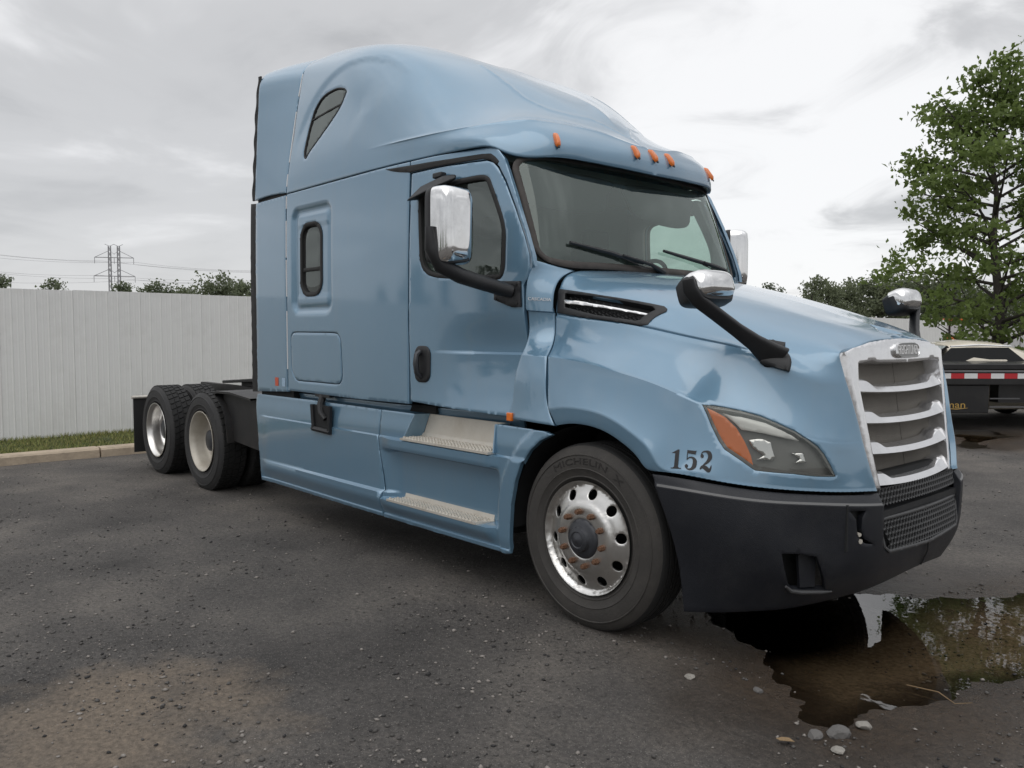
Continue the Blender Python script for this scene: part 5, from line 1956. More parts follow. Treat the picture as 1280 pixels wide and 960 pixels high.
def puddle_field(x, y):
    """Signed distance to the nearest puddle shore, positive inside, frayed by noise."""
    best = np.full(len(x), -9.0)
    P = np.stack([x, y], 1)
    for k, pd in enumerate(PUDDLES):
        q = np.array(pd)
        lo, hi = q.min(0) - 1.6, q.max(0) + 1.6
        m = (P[:, 0] > lo[0]) & (P[:, 0] < hi[0]) & (P[:, 1] > lo[1]) & (P[:, 1] < hi[1])
        if not m.any():
            continue
        d = seg_dist(q, P[m])
        d = np.where(inside(q, P[m]), d, -d)
        best[m] = np.maximum(best[m], d)
    return best + fbm(x * 3, y * 3, 11) * .26 + fbm(x * 12, y * 12, 12) * .05


def ground_h(x, y):
    d = puddle_field(x, y)
    h = 0.011 * fbm(x * .8, y * .8, 3) + 0.006 * fbm(x * 5, y * 5, 5) + 0.003 * fbm(x * 19, y * 19, 9)
    h = np.maximum(h, -0.009)
    dip = -0.050 * sstep(-.12, .60, d) - 0.010 * sstep(-.45, .1, d)
    far = sstep(14, 25, np.hypot(x, y))
    return (h + dip) * (1 - far), d


def lines_1d(lo, hi, fine, a, b):
    out = list(np.arange(lo, hi, fine))
    st, x = fine, hi
    while x < b:
        out.append(x)
        st *= 1.13
        x += st
    out.append(b)
    st, x = fine, lo - fine
    while x > a:
        out.insert(0, x)
        st *= 1.13
        x -= st
    out.insert(0, a)
    return np.array(out)


gx = lines_1d(-2.2, 2.9, .024, -620, 420)
gy = lines_1d(-4.0, 2.2, .024, -420, 620)
GX, GY = np.meshgrid(gx, gy, indexing='ij')
hgt, pf = ground_h(GX.ravel(), GY.ravel())
nxg, nyg = len(gx), len(gy)
idx = np.arange(nxg * nyg).reshape(nxg, nyg)
quads = np.stack([idx[:-1, :-1].ravel(), idx[1:, :-1].ravel(), idx[1:, 1:].ravel(), idx[:-1, 1:].ravel()], 1)
gme = bpy.data.meshes.new('ground')
gme.vertices.add(nxg * nyg)
gme.vertices.foreach_set('co', np.stack([GX.ravel(), GY.ravel(), hgt], 1).ravel())
gme.loops.add(len(quads) * 4)
gme.loops.foreach_set('vertex_index', quads.ravel())
gme.polygons.add(len(quads))
gme.polygons.foreach_set('loop_start', np.arange(0, len(quads) * 4, 4))
gme.polygons.foreach_set('use_smooth', np.ones(len(quads), bool))
gme.update()
at_ = gme.attributes.new('wet', 'FLOAT', 'POINT')
at_.data.foreach_set('value', sstep(-.80, -.05, pf + fbm(GX.ravel() * 2.3, GY.ravel() * 2.3, 21) * .35).astype(np.float32))
ground = bpy.data.objects.new('ground', gme)
COL.objects.link(ground)
ground['kind'] = 'structure'


def ground_mat():
    m, n, l, p = new_mat('worn_asphalt_and_gravel')
    c = n.new('ShaderNodeTexCoord')

    def noise(scale, detail=6.0, rough=.6):
        q = n.new('ShaderNodeTexNoise')
        q.inputs['Scale'].default_value = scale
        q.inputs['Detail'].default_value = detail
        q.inputs['Roughness'].default_value = rough
        l.new(c.outputs['Object'], q.inputs['Vector'])
        return q.outputs[0]

    def ramp_(src, stops):
        q = n.new('ShaderNodeValToRGB')
        e = q.color_ramp.elements
        while len(e) < len(stops):
            e.new(0.5)
        for k, (pos, col) in enumerate(stops):
            e[k].position = pos
            e[k].color = (*col, 1)
        l.new(src, q.inputs[0])
        return q.outputs[0]

    def mixc(f, a, b, mode='MIX'):
        q = n.new('ShaderNodeMix')
        q.data_type = 'RGBA'
        q.blend_type = mode
        for sock, v in ((q.inputs['Factor'], f), (q.inputs[6], a), (q.inputs[7], b)):
            if isinstance(v, (int, float)):
                sock.default_value = v
            elif isinstance(v, tuple):
                sock.default_value = (*v, 1)
            else:
                l.new(v, sock)
        return q.outputs[2]

    def rng(src, a, b, lo=0.0, hi=1.0):
        q = n.new('ShaderNodeMapRange')
        q.inputs['From Min'].default_value = a
        q.inputs['From Max'].default_value = b
        q.inputs['To Min'].default_value = lo
        q.inputs['To Max'].default_value = hi
        l.new(src, q.inputs['Value'])
        return q.outputs[0]

    base = ramp_(noise(.55, 7, .62), [(.34, (.046, .043, .041)), (.48, (.082, .076, .071)), (.64, (.140, .127, .113))])
    fine = ramp_(noise(38, 4, .7), [(.28, (.55, .54, .53)), (.5, (1, 1, 1)), (.74, (1.55, 1.5, 1.45))])
    col = mixc(1.0, base, fine, 'MULTIPLY')
    # small stones pressed into the surface
    for sc, thr, cl_, am in ((95, .34, (.21, .20, .185), .75), (210, .36, (.27, .255, .24), .65), (48, .24, (.020, .020, .020), .75), (150, .34, (.016, .016, .016), .6)):
        v = n.new('ShaderNodeTexVoronoi')
        v.inputs['Scale'].default_value = sc
        l.new(c.outputs['Object'], v.inputs['Vector'])
        sel = n.new('ShaderNodeSeparateColor')
        l.new(v.outputs['Color'], sel.inputs[0])
        pick = rng(sel.outputs[0], .74, .76)
        near = rng(v.outputs['Distance'], thr, thr * .6)
        mm = n.new('ShaderNodeMath')
        mm.operation = 'MULTIPLY'
        l.new(pick, mm.inputs[0])
        l.new(near, mm.inputs[1])
        m2 = n.new('ShaderNodeMath')
        m2.operation = 'MULTIPLY'
        l.new(mm.outputs[0], m2.inputs[0])
        m2.inputs[1].default_value = am
        col = mixc(m2.outputs[0], col, cl_)
    # sandy bare patch and dark oily patches
    sp = n.new('ShaderNodeMapping')
    sp.inputs['Location'].default_value = (.55, 3.45, 0)
    l.new(c.outputs['Object'], sp.inputs[0])
    ln = n.new('ShaderNodeVectorMath')
    ln.operation = 'LENGTH'
    l.new(sp.outputs[0], ln.inputs[0])
    ad = n.new('ShaderNodeMath')
    ad.operation = 'ADD'
    l.new(ln.outputs['Value'], ad.inputs[0])
    l.new(rng(noise(2.6, 6), .2, .8, -.45, .45), ad.inputs[1])
    col = mixc(rng(ad.outputs[0], .78, .25, 0, .85), col, mixc(1.0, (.185, .150, .115), fine, 'MULTIPLY'))
    col = mixc(rng(noise(.9, 5, .6), .60, .74, 0, .6), col, (.030, .028, .027))
    wa = n.new('ShaderNodeAttribute')
    wa.attribute_name = 'wet'
    mud = mixc(wa.outputs['Fac'], (1, 1, 1), (.44, .34, .25))
    col = mixc(1.0, col, mud, 'MULTIPLY')
    gp = n.new('ShaderNodeNewGeometry')
    gz = n.new('ShaderNodeSeparateXYZ')
    l.new(gp.outputs['Position'], gz.inputs[0])
    col = mixc(rng(gz.outputs[2], -.016, -.040, 0, .85), col, mixc(1.0, (.30, .235, .165), fine, 'MULTIPLY'))      # silt in the puddle
    l.new(col, p.inputs['Base Color'])
    l.new(rng(wa.outputs['Fac'], 0, 1, .85, .27), p.inputs['Roughness'])
    p.inputs['Specular IOR Level'].default_value = .35
    b1 = n.new('ShaderNodeBump')
    b1.inputs['Strength'].default_value = .9
    b1.inputs['Distance'].default_value = .012
    l.new(noise(75, 6, .75), b1.inputs['Height'])
    b2 = n.new('ShaderNodeBump')
    b2.inputs['Strength'].default_value = .6
    b2.inputs['Distance'].default_value = .02
    l.new(noise(9, 5, .6), b2.inputs['Height'])
    l.new(b1.outputs[0], b2.inputs['Normal'])
    l.new(b2.outputs[0], p.inputs['Normal'])
    return m


gme.materials.append(ground_mat())


def water_mat():
    m, n, l, p = new_mat('muddy_puddle_water')
    n.remove(p)
    out = n['Material Output']
    tr = n.new('ShaderNodeBsdfTransparent')
    tr.inputs[0].default_value = (.92, .88, .80, 1)
    gl = n.new('ShaderNodeBsdfGlossy')
    gl.inputs['Roughness'].default_value = .015
    fr = n.new('ShaderNodeFresnel')
    fr.inputs['IOR'].default_value = 1.75
    c = n.new('ShaderNodeTexCoord')
    ns = n.new('ShaderNodeTexNoise')
    ns.inputs['Scale'].default_value = 9.0
    ns.inputs['Detail'].default_value = 2.0
    l.new(c.outputs['Object'], ns.inputs['Vector'])
    bp = n.new('ShaderNodeBump')
    bp.inputs['Strength'].default_value = .05
    bp.inputs['Distance'].default_value = .01
    l.new(ns.outputs[0], bp.inputs['Height'])
    l.new(bp.outputs[0], gl.inputs['Normal'])
    l.new(bp.outputs[0], fr.inputs['Normal'])
    mx = n.new('ShaderNodeMixShader')
    l.new(fr.outputs[0], mx.inputs[0])
    l.new(tr.outputs[0], mx.inputs[1])
    l.new(gl.outputs[0], mx.inputs[2])
    l.new(mx.outputs[0], out.inputs[0])
    return m


WM = water_mat()
for pd in PUDDLES:
    q = np.array(pd)
    c_ = q.mean(0)
    lo, hi = q.min(0) - .25, q.max(0) + .25
    mb = MB()
    mb.add([(lo[0], lo[1], WATER_Z), (hi[0], lo[1], WATER_Z), (hi[0], hi[1], WATER_Z), (lo[0], hi[1], WATER_Z)], [(0, 1, 2, 3)])
    w = mb.build('puddle_water', WM, None, smooth=0)
    w['kind'] = 'structure'

# loose gravel, thick near the camera and thinning away
IV = np.array([(1, 0, 0), (-.2, 1, 0), (-1, -.1, 0), (.1, -1, 0), (.15, .1, .9), (-.1, 0, -.8), (.6, .6, .45), (-.6, -.5, .5)])
IF = np.array([(0, 6, 4), (6, 1, 4), (1, 2, 4), (2, 7, 4), (7, 3, 4), (3, 0, 4), (0, 1, 6), (2, 3, 7), (1, 0, 5), (2, 1, 5), (3, 2, 5), (0, 3, 5)])


def pebbles(n, smin, smax, seed, dmin, dmax):
    rg = np.random.default_rng(seed)
    d = np.exp(rg.uniform(math.log(dmin), math.log(dmax), n))
    a = rg.uniform(-.66, .66, n) - .837
    x, y = 2.97 + d * np.sin(a), -4.396 + d * np.cos(a)
    cl_ = fbm(x * 1.3, y * 1.3, 31, 3)
    ok = rg.uniform(size=n) < np.clip(.45 + cl_ * 2.2, .05, 1)
    ok &= ~((x > -4.2) & (x < 1.2) & (np.abs(y) < 1.0) & (rg.uniform(size=n) < .5))
    ok &= x > -8.2
    x, y = x[ok], y[ok]
    n = len(x)
    h, pf_ = ground_h(x, y)
    s = smin * (smax / smin) ** (rg.uniform(size=n) ** 2.6)
    v = IV[None] * (1 + rg.uniform(-.28, .28, (n, len(IV), 1)))
    v = v * (s[:, None, None] * rg.uniform(.6, 1.25, (n, 1, 3)) * np.array([1, 1, .7]))
    th = rg.uniform(0, 6.28, n)
    ct, st_ = np.cos(th)[:, None], np.sin(th)[:, None]
    vx, vy = v[..., 0] * ct - v[..., 1] * st_, v[..., 0] * st_ + v[..., 1] * ct
    V_ = np.stack([vx + x[:, None], vy + y[:, None], v[..., 2] + (h + s * .25)[:, None]], -1).reshape(-1, 3)
    F_ = (IF[None] + (np.arange(n) * len(IV))[:, None, None]).reshape(-1, 3)
    return V_, F_, np.repeat(rg.choice(3, n, p=[.55, .27, .18]), len(IF))


def tri_obj(name, V_, F_, mats, fmat=None, smooth=False, parent=None):
    me = bpy.data.meshes.new(name)
    me.vertices.add(len(V_))
    me.vertices.foreach_set('co', np.ascontiguousarray(V_, dtype=np.float32).ravel())
    k = F_.shape[1]
    me.loops.add(len(F_) * k)
    me.loops.foreach_set('vertex_index', np.ascontiguousarray(F_, dtype=np.int32).ravel())
    me.polygons.add(len(F_))
    me.polygons.foreach_set('loop_start', np.arange(0, len(F_) * k, k))
    if fmat is not None:
        me.polygons.foreach_set('material_index', np.asarray(fmat, dtype=np.int32))
    if smooth:
        me.polygons.foreach_set('use_smooth', np.ones(len(F_), bool))
    for q in mats:
        me.materials.append(q)
    me.update()
    o = bpy.data.objects.new(name, me)
    COL.objects.link(o)
    if parent:
        o.parent = parent
    return o


PB = [mat('pebble_grey', (.085, .08, .075), .85, var=.4, scale=30), mat('pebble_pale', (.24, .22, .20), .85, var=.35, scale=30), mat('pebble_black', (.025, .024, .024), .8, var=.3, scale=30)]
va, fa, ma = pebbles(52000, .0028, .014, 41, 1.6, 14)
gr = tri_obj('gravel', va, fa, PB, ma)
tag(gr, 'loose grey gravel scattered over the worn asphalt yard', 'gravel', kind='stuff')

# stones one can point at
M['stone_pale'] = mat('pale_stone', (.26, .245, .22), .85, var=.25, scale=25, bump=.5, bump_scale=60)
M['stone_grey'] = mat('grey_stone', (.12, .115, .11), .85, var=.25, scale=25, bump=.5, bump_scale=60)
M['leaf_dead'] = mat('dead_leaf', (.22, .15, .08), .8, var=.25)
for (x, y, s, mm, lb) in ((.762, -1.289, .024, 'stone_pale', 'pale rounded stone alone on dark wet ground ahead of the front wheel'),
                          (1.045, -1.165, .024, 'stone_grey', 'flat grey stone at the muddy edge of the puddle below the bumper corner'),
                          (1.475, -1.285, .048, 'stone_grey', 'largest flat grey stone on the near shore of the puddle'),
                          (1.512, -1.135, .034, 'stone_pale', 'pale stone lying in the shallow near edge of the puddle'),
                          (1.545, -1.42, .027, 'stone_pale', 'small tan stone nearest the bottom edge below the puddle'),
                          (1.42, -1.37, .034, 'stone_grey', 'low grey stone beside the largest flat stone at the puddle')):
    b = bmesh.new()
    bmesh.ops.create_icosphere(b, subdivisions=2, radius=1.0)
    rg = np.random.default_rng(int(x * 1000))
    ax = [(Vector(rg.normal(size=3)).normalized(), rg.uniform(.62, .9)) for _ in range(9)]
    for v in b.verts:
        for dr, lim in ax:
            e_ = v.co.dot(dr)
            if e_ > lim:
                v.co -= dr * (e_ - lim)
        v.co = Vector((v.co.x * s * 1.15, v.co.y * s, v.co.z * s * .55))
    me = bpy.data.meshes.new('stone')
    b.to_mesh(me)
    b.free()
    me.materials.append(M[mm])
    o = bpy.data.objects.new('stone', me)
    o.location = (x, y, float(ground_h(np.array([x]), np.array([y]))[0][0]) + s * .25)
    o.rotation_euler = (0, 0, rg.uniform(0, 6))
    COL.objects.link(o)
    tag(o, lb, 'stone', 'stones round the puddle')
# a twig and a dead leaf by the water
mb = MB()
mb.tube([(1.47, -.62, .002), (1.60, -.60, .006), (1.69, -.66, .002), (1.74, -.60, .004)], [.0022, .0028, .0022, .0012], n=5)
tag(mb.build('twig', M['leaf_dead'], None), 'thin bent twig lying on the right shore of the puddle', 'twig')
mb = MB()
lf = [(-.035, 0, 0), (-.015, .014, .004), (.015, .013, .008), (.040, 0, .004), (.015, -.013, .007), (-.015, -.014, .003)]
mb.prism([(1.375 + x * .9 - y * .3, -1.52 + y + x * .3, .010 + z) for x, y, z in lf], (0, 0, .0015))
tag(mb.build('fallen_leaf', M['leaf_dead'], None, smooth=0), 'tan dead leaf lying on gravel near the bottom edge', 'leaf')

# ------------------------------------------------------------------ kerb, verge, fence on the left
M['kerb'] = mat('weathered_concrete', (.44, .36, .27), .9, var=.2, scale=6, bump=.6, bump_scale=35, dirt=(.16, .13, .10), dirt_amt=.5, dirt_scale=5)
kerb = empty('kerb', (0, 0, 0))
kerb['kind'] = 'structure'
kb = MB()
prof = [(-8.36, -.05), (-8.365, .095), (-8.385, .118), (-8.42, .124), (-8.565, .124), (-8.565, -.05)]
L_ = 3.02
kb.prism([(x, 0.008, z) for x, z in prof], (0, L_ - .016, 0))
ks = kb.build('kerb_stone', M['kerb'], kerb, smooth=30)
for k in range(-4, 12):
    o = ks if k == -4 else ks.copy()
    if k != -4:
        COL.objects.link(o)
        o.parent = kerb
    o.location = (random.uniform(-.006, .006), -1.32 + k * L_, random.uniform(-.004, .003))
    o.rotation_euler = (0, 0, random.uniform(-.001, .001))
# earth of the verge
vx = np.linspace(-9.95, -8.56, 14)
vy = np.linspace(-14, 36, 160)
VX, VY = np.meshgrid(vx, vy, indexing='ij')
vz = .10 + .03 * fbm(VX.ravel() * 2, VY.ravel() * 2, 51) + .03 * sstep(-8.8, -9.7, VX.ravel())
vi = np.arange(len(vx) * len(vy)).reshape(len(vx), len(vy))
vq = np.stack([vi[:-1, :-1].ravel(), vi[1:, :-1].ravel(), vi[1:, 1:].ravel(), vi[:-1, 1:].ravel()], 1)
verge = tri_obj('verge', np.stack([VX.ravel(), VY.ravel(), vz], 1), vq, [mat('verge_soil', (.062, .072, .026), .95, var=.4, scale=9)], smooth=True)
verge['kind'] = 'structure'
rg = np.random.default_rng(61)
nb = 26000
bx2, by2 = rg.uniform(-9.84, -8.57, nb), np.where(rg.uniform(size=nb) < .7, rg.uniform(-3.4, 1.5, nb), rg.uniform(-9, 12, nb))
keep = rg.uniform(size=nb) < .35 + 1.6 * np.clip(fbm(bx2 * 3, by2 * 3, 63) + .35, 0, 1)
bx2, by2 = bx2[keep], by2[keep]
nb = len(bx2)
bh = rg.uniform(.015, .05, nb) * (1 + .6 * (bx2 < -9.6))
bz = .10 + .03 * fbm(bx2 * 2, by2 * 2, 51) + .03 * sstep(-8.8, -9.7, bx2)
ba = rg.uniform(0, 6.28, nb)
ln_ = rg.normal(0, .45, (nb, 2)) * bh[:, None]
w_ = rg.uniform(.003, .0065, nb)
p0 = np.stack([bx2 - w_ * np.cos(ba), by2 - w_ * np.sin(ba), bz - .005], 1)
p1 = np.stack([bx2 + w_ * np.cos(ba), by2 + w_ * np.sin(ba), bz - .005], 1)
p2 = np.stack([bx2 + ln_[:, 0], by2 + ln_[:, 1], bz + bh], 1)
GV = np.stack([p0, p1, p2], 1).reshape(-1, 3)
GF = np.arange(nb * 3).reshape(-1, 3)
GM = [mat('grass_green', (.20, .225, .065), .8, var=.3, scale=5), mat('grass_olive', (.30, .27, .10), .8, var=.3, scale=5), mat('grass_dark', (.06, .085, .025), .8, var=.3, scale=5)]
gs = tri_obj('grass', GV, GF, GM, rg.choice(3, nb, p=[.5, .27, .23]))
tag(gs, 'short patchy grass growing between the kerb and the pale fence', 'grass', kind='stuff')

M['sheet'] = mat('white_sheet_metal', (.77, .77, .755), .5, .0, var=.05, scale=1.4, dirt=(.52, .51, .48), dirt_amt=.4, dirt_scale=1.3, bump=.05, bump_scale=4)
M['sheet_far'] = mat('pale_grey_cladding', (.52, .52, .515), .6, var=.06, scale=1.0)


def fence_panel_mesh(width, ribs, z0, z1, depth, material):
    """Ribbed sheet, facing +x, its lower left corner at the origin."""
    pitch = width / ribs
    pr = []
    for k in range(ribs):
        y = k * pitch
        pr += [(0, y), (0, y + pitch * .34), (depth * .35, y + pitch * .40), (depth * .35, y + pitch * .46), (0, y + pitch * .52), (0, y + pitch * .84), (depth, y + pitch * .89), (depth, y + pitch * .96)]
    pr.append((0, width))
    n = len(pr)
    vs = [(x, y, z0) for x, y in pr] + [(x, y, z1) for x, y in pr] + [(-.004, y, z0) for x, y in pr] + [(-.004, y, z1) for x, y in pr]
    fs = [(i, i + 1, n + i + 1, n + i) for i in range(n - 1)] + [(2 * n + i, 3 * n + i, 3 * n + i + 1, 2 * n + i + 1) for i in range(n - 1)]
    fs += [(n + i, n + i + 1, 3 * n + i + 1, 3 * n + i) for i in range(n - 1)]
    o = mesh_obj('fence_panel', vs, fs, material, None, smooth=0)
    d = o.data
    bpy.data.objects.remove(o)
    return d


fence = empty('fence', (-9.85, 0, 0))
tag(fence, 'long white ribbed sheet metal fence behind the grass verge', 'fence')
PW = .91
fpd = fence_panel_mesh(PW, 6, .10, 2.198, .007, M['sheet'])
for k in range(-12, 34):
    o = add_child('fence_panel', fpd, fence)
    o.location = (random.uniform(-.004, .004), -.3 + k * PW, random.uniform(-.008, .008))
mb = MB()
for k in range(-12, 34, 3):
    mb = MB()
    mb.box((-.06, -.3 + k * PW, 1.10), (.09, .09, 2.16))
    mb.build('fence_post', M['frame'], fence)

# ------------------------------------------------------------------ trees
M['bark'] = mat('bark', (.050, .043, .037), .95, var=.4, scale=20, bump=.8, bump_scale=25)


def leaf_mat(name, c1, c2, trans=.35):
    m, n, l, p = new_mat(name)
    c = n.new('ShaderNodeTexCoord')
    ns = n.new('ShaderNodeTexNoise')
    ns.inputs['Scale'].default_value = 1.4
    ns.inputs['Detail'].default_value = 8.0
    ns.inputs['Roughness'].default_value = .8
    l.new(c.outputs['Object'], ns.inputs['Vector'])
    oi = n.new('ShaderNodeObjectInfo')
    ad = n.new('ShaderNodeMath')
    ad.operation = 'MULTIPLY_ADD'
    l.new(oi.outputs['Random'], ad.inputs[0])
    ad.inputs[1].default_value = .5
    mr = n.new('ShaderNodeMapRange')
    mr.inputs['From Min'].default_value = .3
    mr.inputs['From Max'].default_value = .7
    mr.inputs['To Min'].default_value = -.1
    mr.inputs['To Max'].default_value = .75
    l.new(ns.outputs[0], mr.inputs['Value'])
    l.new(mr.outputs[0], ad.inputs[2])
    ad.use_clamp = True
    mx = n.new('ShaderNodeMix')
    mx.data_type = 'RGBA'
    l.new(ad.outputs[0], mx.inputs['Factor'])
    mx.inputs[6].default_value = (*c1, 1)
    mx.inputs[7].default_value = (*c2, 1)
    l.new(mx.outputs[2], p.inputs['Base Color'])
    p.inputs['Roughness'].default_value = .55
    p.inputs['Specular IOR Level'].default_value = .3
    tl = n.new('ShaderNodeBsdfTranslucent')
    l.new(mx.outputs[2], tl.inputs[0])
    ms = n.new('ShaderNodeMixShader')
    ms.inputs[0].default_value = trans
    l.new(p.outputs[0], ms.inputs[1])
    l.new(tl.outputs[0], ms.inputs[2])
    l.new(ms.outputs[0], n['Material Output'].inputs[0])
    return m


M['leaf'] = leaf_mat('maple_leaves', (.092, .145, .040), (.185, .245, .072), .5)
M['leaf_far'] = leaf_mat('hazed_far_leaves', (.11, .14, .085), (.18, .205, .12), .45)  # paler leaves: distance haze is put into the colour
M['needle'] = leaf_mat('conifer_needles', (.022, .038, .018), (.045, .062, .028), .15)


def leaf_quads(cen, size, rg):
    """One small pointed leaf per centre, turned at random, drooping a little."""
    n = len(cen)
    a = rg.normal(size=(n, 3))
    a[:, 2] -= .35
    a /= np.linalg.norm(a, axis=1, keepdims=True)
    b = np.cross(a, rg.normal(size=(n, 3)))
    b /= np.linalg.norm(b, axis=1, keepdims=True)
    s = size * rg.uniform(.6, 1.3, (n, 1))
    nr = np.cross(a, b) * s * .15
    v = np.stack([cen - a * s * .55, cen + b * s * .36 + nr, cen + a * s * .65, cen - b * s * .36 + nr], 1)
    return v.reshape(-1, 3), np.arange(n * 4).reshape(-1, 4)


def broadleaf(h, rad, seed, nclump, nleaf, leaf, trunk_r, base=.28, spread=1.0, droop=.0, clump_r=.16):
    """Branching skeleton with leaf clumps at the twig ends; returns trunk mesh data and crown arrays."""
    rg = np.random.default_rng(seed)
    mb = MB()
    tp = [Vector((0, 0, -.1))]
    nt = 8
    for k in range(1, nt + 1):
        f = k / nt
        tp.append(Vector((rg.normal(0, .02) * h * f, rg.normal(0, .02) * h * f, h * .92 * f)))
    mb.tube(tp, [trunk_r * (1.25 if k == 0 else (1 - .9 * k / nt)) for k in range(nt + 1)], n=9)
    cl = []
    nl = max(6, nclump // 5)
    for i in range(nl):
        f = base + (.93 - base) * ((i + rg.uniform(0, .8)) / nl)
        p0_ = tp[int(f * nt)].lerp(tp[min(nt, int(f * nt) + 1)], f * nt % 1)
        az = i * 2.4 + rg.uniform(-.5, .5)
        prof = math.sin(math.pi * min(1, (f - base * .6) / (1 - base * .6)) ** .72) ** .75
        ln__ = rad * spread * max(.18, prof) * rg.uniform(.75, 1.12)
        el = R(rg.uniform(12, 42)) * (1.2 if f > .7 else .8)
        d = Vector((math.cos(az) * math.cos(el), math.sin(az) * math.cos(el), math.sin(el)))
        pm = p0_ + d * ln__ * .5 + Vector((0, 0, -.03 * h * droop))
        pe = p0_ + d * ln__ + Vector((0, 0, rg.uniform(-.02, .05) * h))
        r0_ = trunk_r * (.42 - .25 * f)
        mb.tube([p0_, pm, pe], [r0_, r0_ * .6, r0_ * .18], n=6)
        for j in range(5):
            t = rg.uniform(.35, 1.05)
            q = p0_.lerp(pe, t) + Vector(rg.normal(0, .14, 3)) * ln__
            mb.tube([p0_.lerp(pe, t * .75), q], [r0_ * .3, r0_ * .08], n=4)
            cl.append(np.array(q))
    cl.append(np.array(tp[-1]))
    cl = np.array(cl)
    per = nleaf // len(cl)
    cr = rad * clump_r
    cen = np.concatenate([c + np.clip(rg.normal(0, 1, (per, 3)), -1.7, 1.7) * cr * rg.uniform(.6, 1.35) * np.array([1, 1, .62]) for c in cl])
    v, f = leaf_quads(cen, leaf, rg)
    return mb, v, f


def make_tree(name, loc, proto, label, group, mleaf, scale=1.0, rz=0.0):
    t = empty(name, loc, rz)
    t.scale = (scale, scale, scale)
    tag(t, label, 'tree', group)
    add_child('trunk', proto[0], t)
    add_child('crown', proto[1], t)
    return t


def proto_data(args, mleaf, **kw):
    mb, v, f = broadleaf(*args, **kw)
    to = mb.build('trunk', M['bark'], None, smooth=60)
    co = tri_obj('crown', v, f, [mleaf])
    d = (to.data, co.data)
    bpy.data.objects.remove(to)
    bpy.data.objects.remove(co)
    return d


maple = proto_data((8.2, 2.45, 77, 260, 13000, .125, .14), M['leaf'], base=.14, clump_r=.082)
make_tree('maple_tree', (-3.68, 16.62, 0), maple, 'tall leafy green tree with forked trunk behind the black trailer', None, M['leaf'], 1.0, 1.2)
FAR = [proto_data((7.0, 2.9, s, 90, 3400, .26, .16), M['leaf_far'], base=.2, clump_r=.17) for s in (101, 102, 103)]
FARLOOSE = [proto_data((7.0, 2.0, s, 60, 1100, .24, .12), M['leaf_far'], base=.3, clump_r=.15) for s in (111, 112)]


def conifer(h, rad, seed):
    rg = np.random.default_rng(seed)
    mb = MB()
    mb.tube([(0, 0, -.1), (0, 0, h * .5), (0, 0, h)], [h * .018, h * .011, .01], n=7)
    cs = []
    nw = 26
    for k in range(nw):
        f = k / nw
        z = h * (.10 + .88 * f)
        r_ = rad * (1 - f) ** .85 * rg.uniform(.8, 1.1)
        for j in range(8):
            a = rg.uniform(0, 6.28)
            t = np.sqrt(rg.uniform(.05, 1, 14))
            p = np.stack([np.cos(a) * r_ * t, np.sin(a) * r_ * t, z - r_ * t * .28 + 0 * t], 1)
            cs.append(p + rg.normal(0, .05 * rad, p.shape))
    v, f = leaf_quads(np.concatenate(cs), rad * .16, rg)
    to = mb.build('trunk', M['bark'], None)
    co = tri_obj('crown', v, f, [M['needle']])
    d = (to.data, co.data)
    bpy.data.objects.remove(to)
    bpy.data.objects.remove(co)
    return d


CON = [conifer(9.0, 1.7, 5), conifer(9.0, 1.5, 6)]


# trees that rise above the fence on the left
for k, (tx, ty, s, kind, lb) in enumerate(((-87.29, 11.75, 1.08, 1, 'small distant tree top at the far left above the white fence'),
                           (-86.05, 16.11, 1.03, 1, 'lone round distant tree top left of the pylon above the fence'),
                           (-81.55, 21.10, 1.0, 1, 'dark loose distant tree at the foot of the pylon'),
                           (-84.13, 24.20, .99, 1, 'dark distant tree just right of the pylon foot'),
                           (-83.19, 25.24, .93, 0, 'low distant tree between the pylon and the wide green tree'),
                           (-83.73, 27.63, .92, 0, 'lowest distant tree in the row left of the wide green tree'),
                           (-67.73, 24.50, .92, 0, 'wide bright green distant tree above the fence beside the cab'),
                           (-73.81, 29.69, .96, 0, 'distant green tree half hidden by the rear edge of the cab'))):
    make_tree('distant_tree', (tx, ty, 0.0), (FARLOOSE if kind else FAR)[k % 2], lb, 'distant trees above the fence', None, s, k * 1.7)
# trees behind the hood on the right
row = [(-42.94, 69.90, 0.98, 1), (-41.62, 71.36, 1.02, 1), (-31.81, 61.38, 1.0, 1), (-37.89, 75.51, 0.98, 0), (-40.46, 84.58, 1.0, 0), (-40.45, 89.07, 1.15, 0), (-37.57, 87.79, 1.12, 0), (-37.45, 93.88, 1.2, 0), (-34.08, 91.66, 1.15, 0), (-33.94, 97.78, 1.2, 0), (-30.66, 95.46, 0.98, 0), (-29.92, 102.24, 1.0, 0), (-26.45, 100.13, 1.0, 0), (-24.92, 106.30, 1.0, 0)]
rl_ = ['thin small distant tree just right of the door mirror above the hood', 'second thin distant tree above the hood, left of a wider one', 'loose spreading tree standing before the far wood above the hood', None]
for k, (tx, ty, s, kind) in enumerate(row):
    lb = rl_[min(k, 3)] or 'distant green tree in the long far row behind the hood mirror and yard'
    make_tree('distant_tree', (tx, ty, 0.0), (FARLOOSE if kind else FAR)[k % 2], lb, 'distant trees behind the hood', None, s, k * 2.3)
# wood on the other side of the yard: it shows only as reflections in the paint, glass and chrome
for k in range(22):
    x = -62 + k * 5.2 + random.uniform(-1.5, 1.5)
    y = -46 + random.uniform(-5, 5)
    if k % 3 == 1:
        make_tree('conifer_tree', (x, y, 0), CON[k % 2], 'conifer across the yard, mirrored in the paint of the sleeper', 'conifers across the yard', None, random.uniform(.75, 1.1), k)
    else:
        make_tree('broadleaf_tree', (x, y, 0), FAR[k % 3], 'broadleaf tree across the yard, mirrored in the blue paint', 'broadleaf trees across the yard', None, random.uniform(.75, 1.05), k)

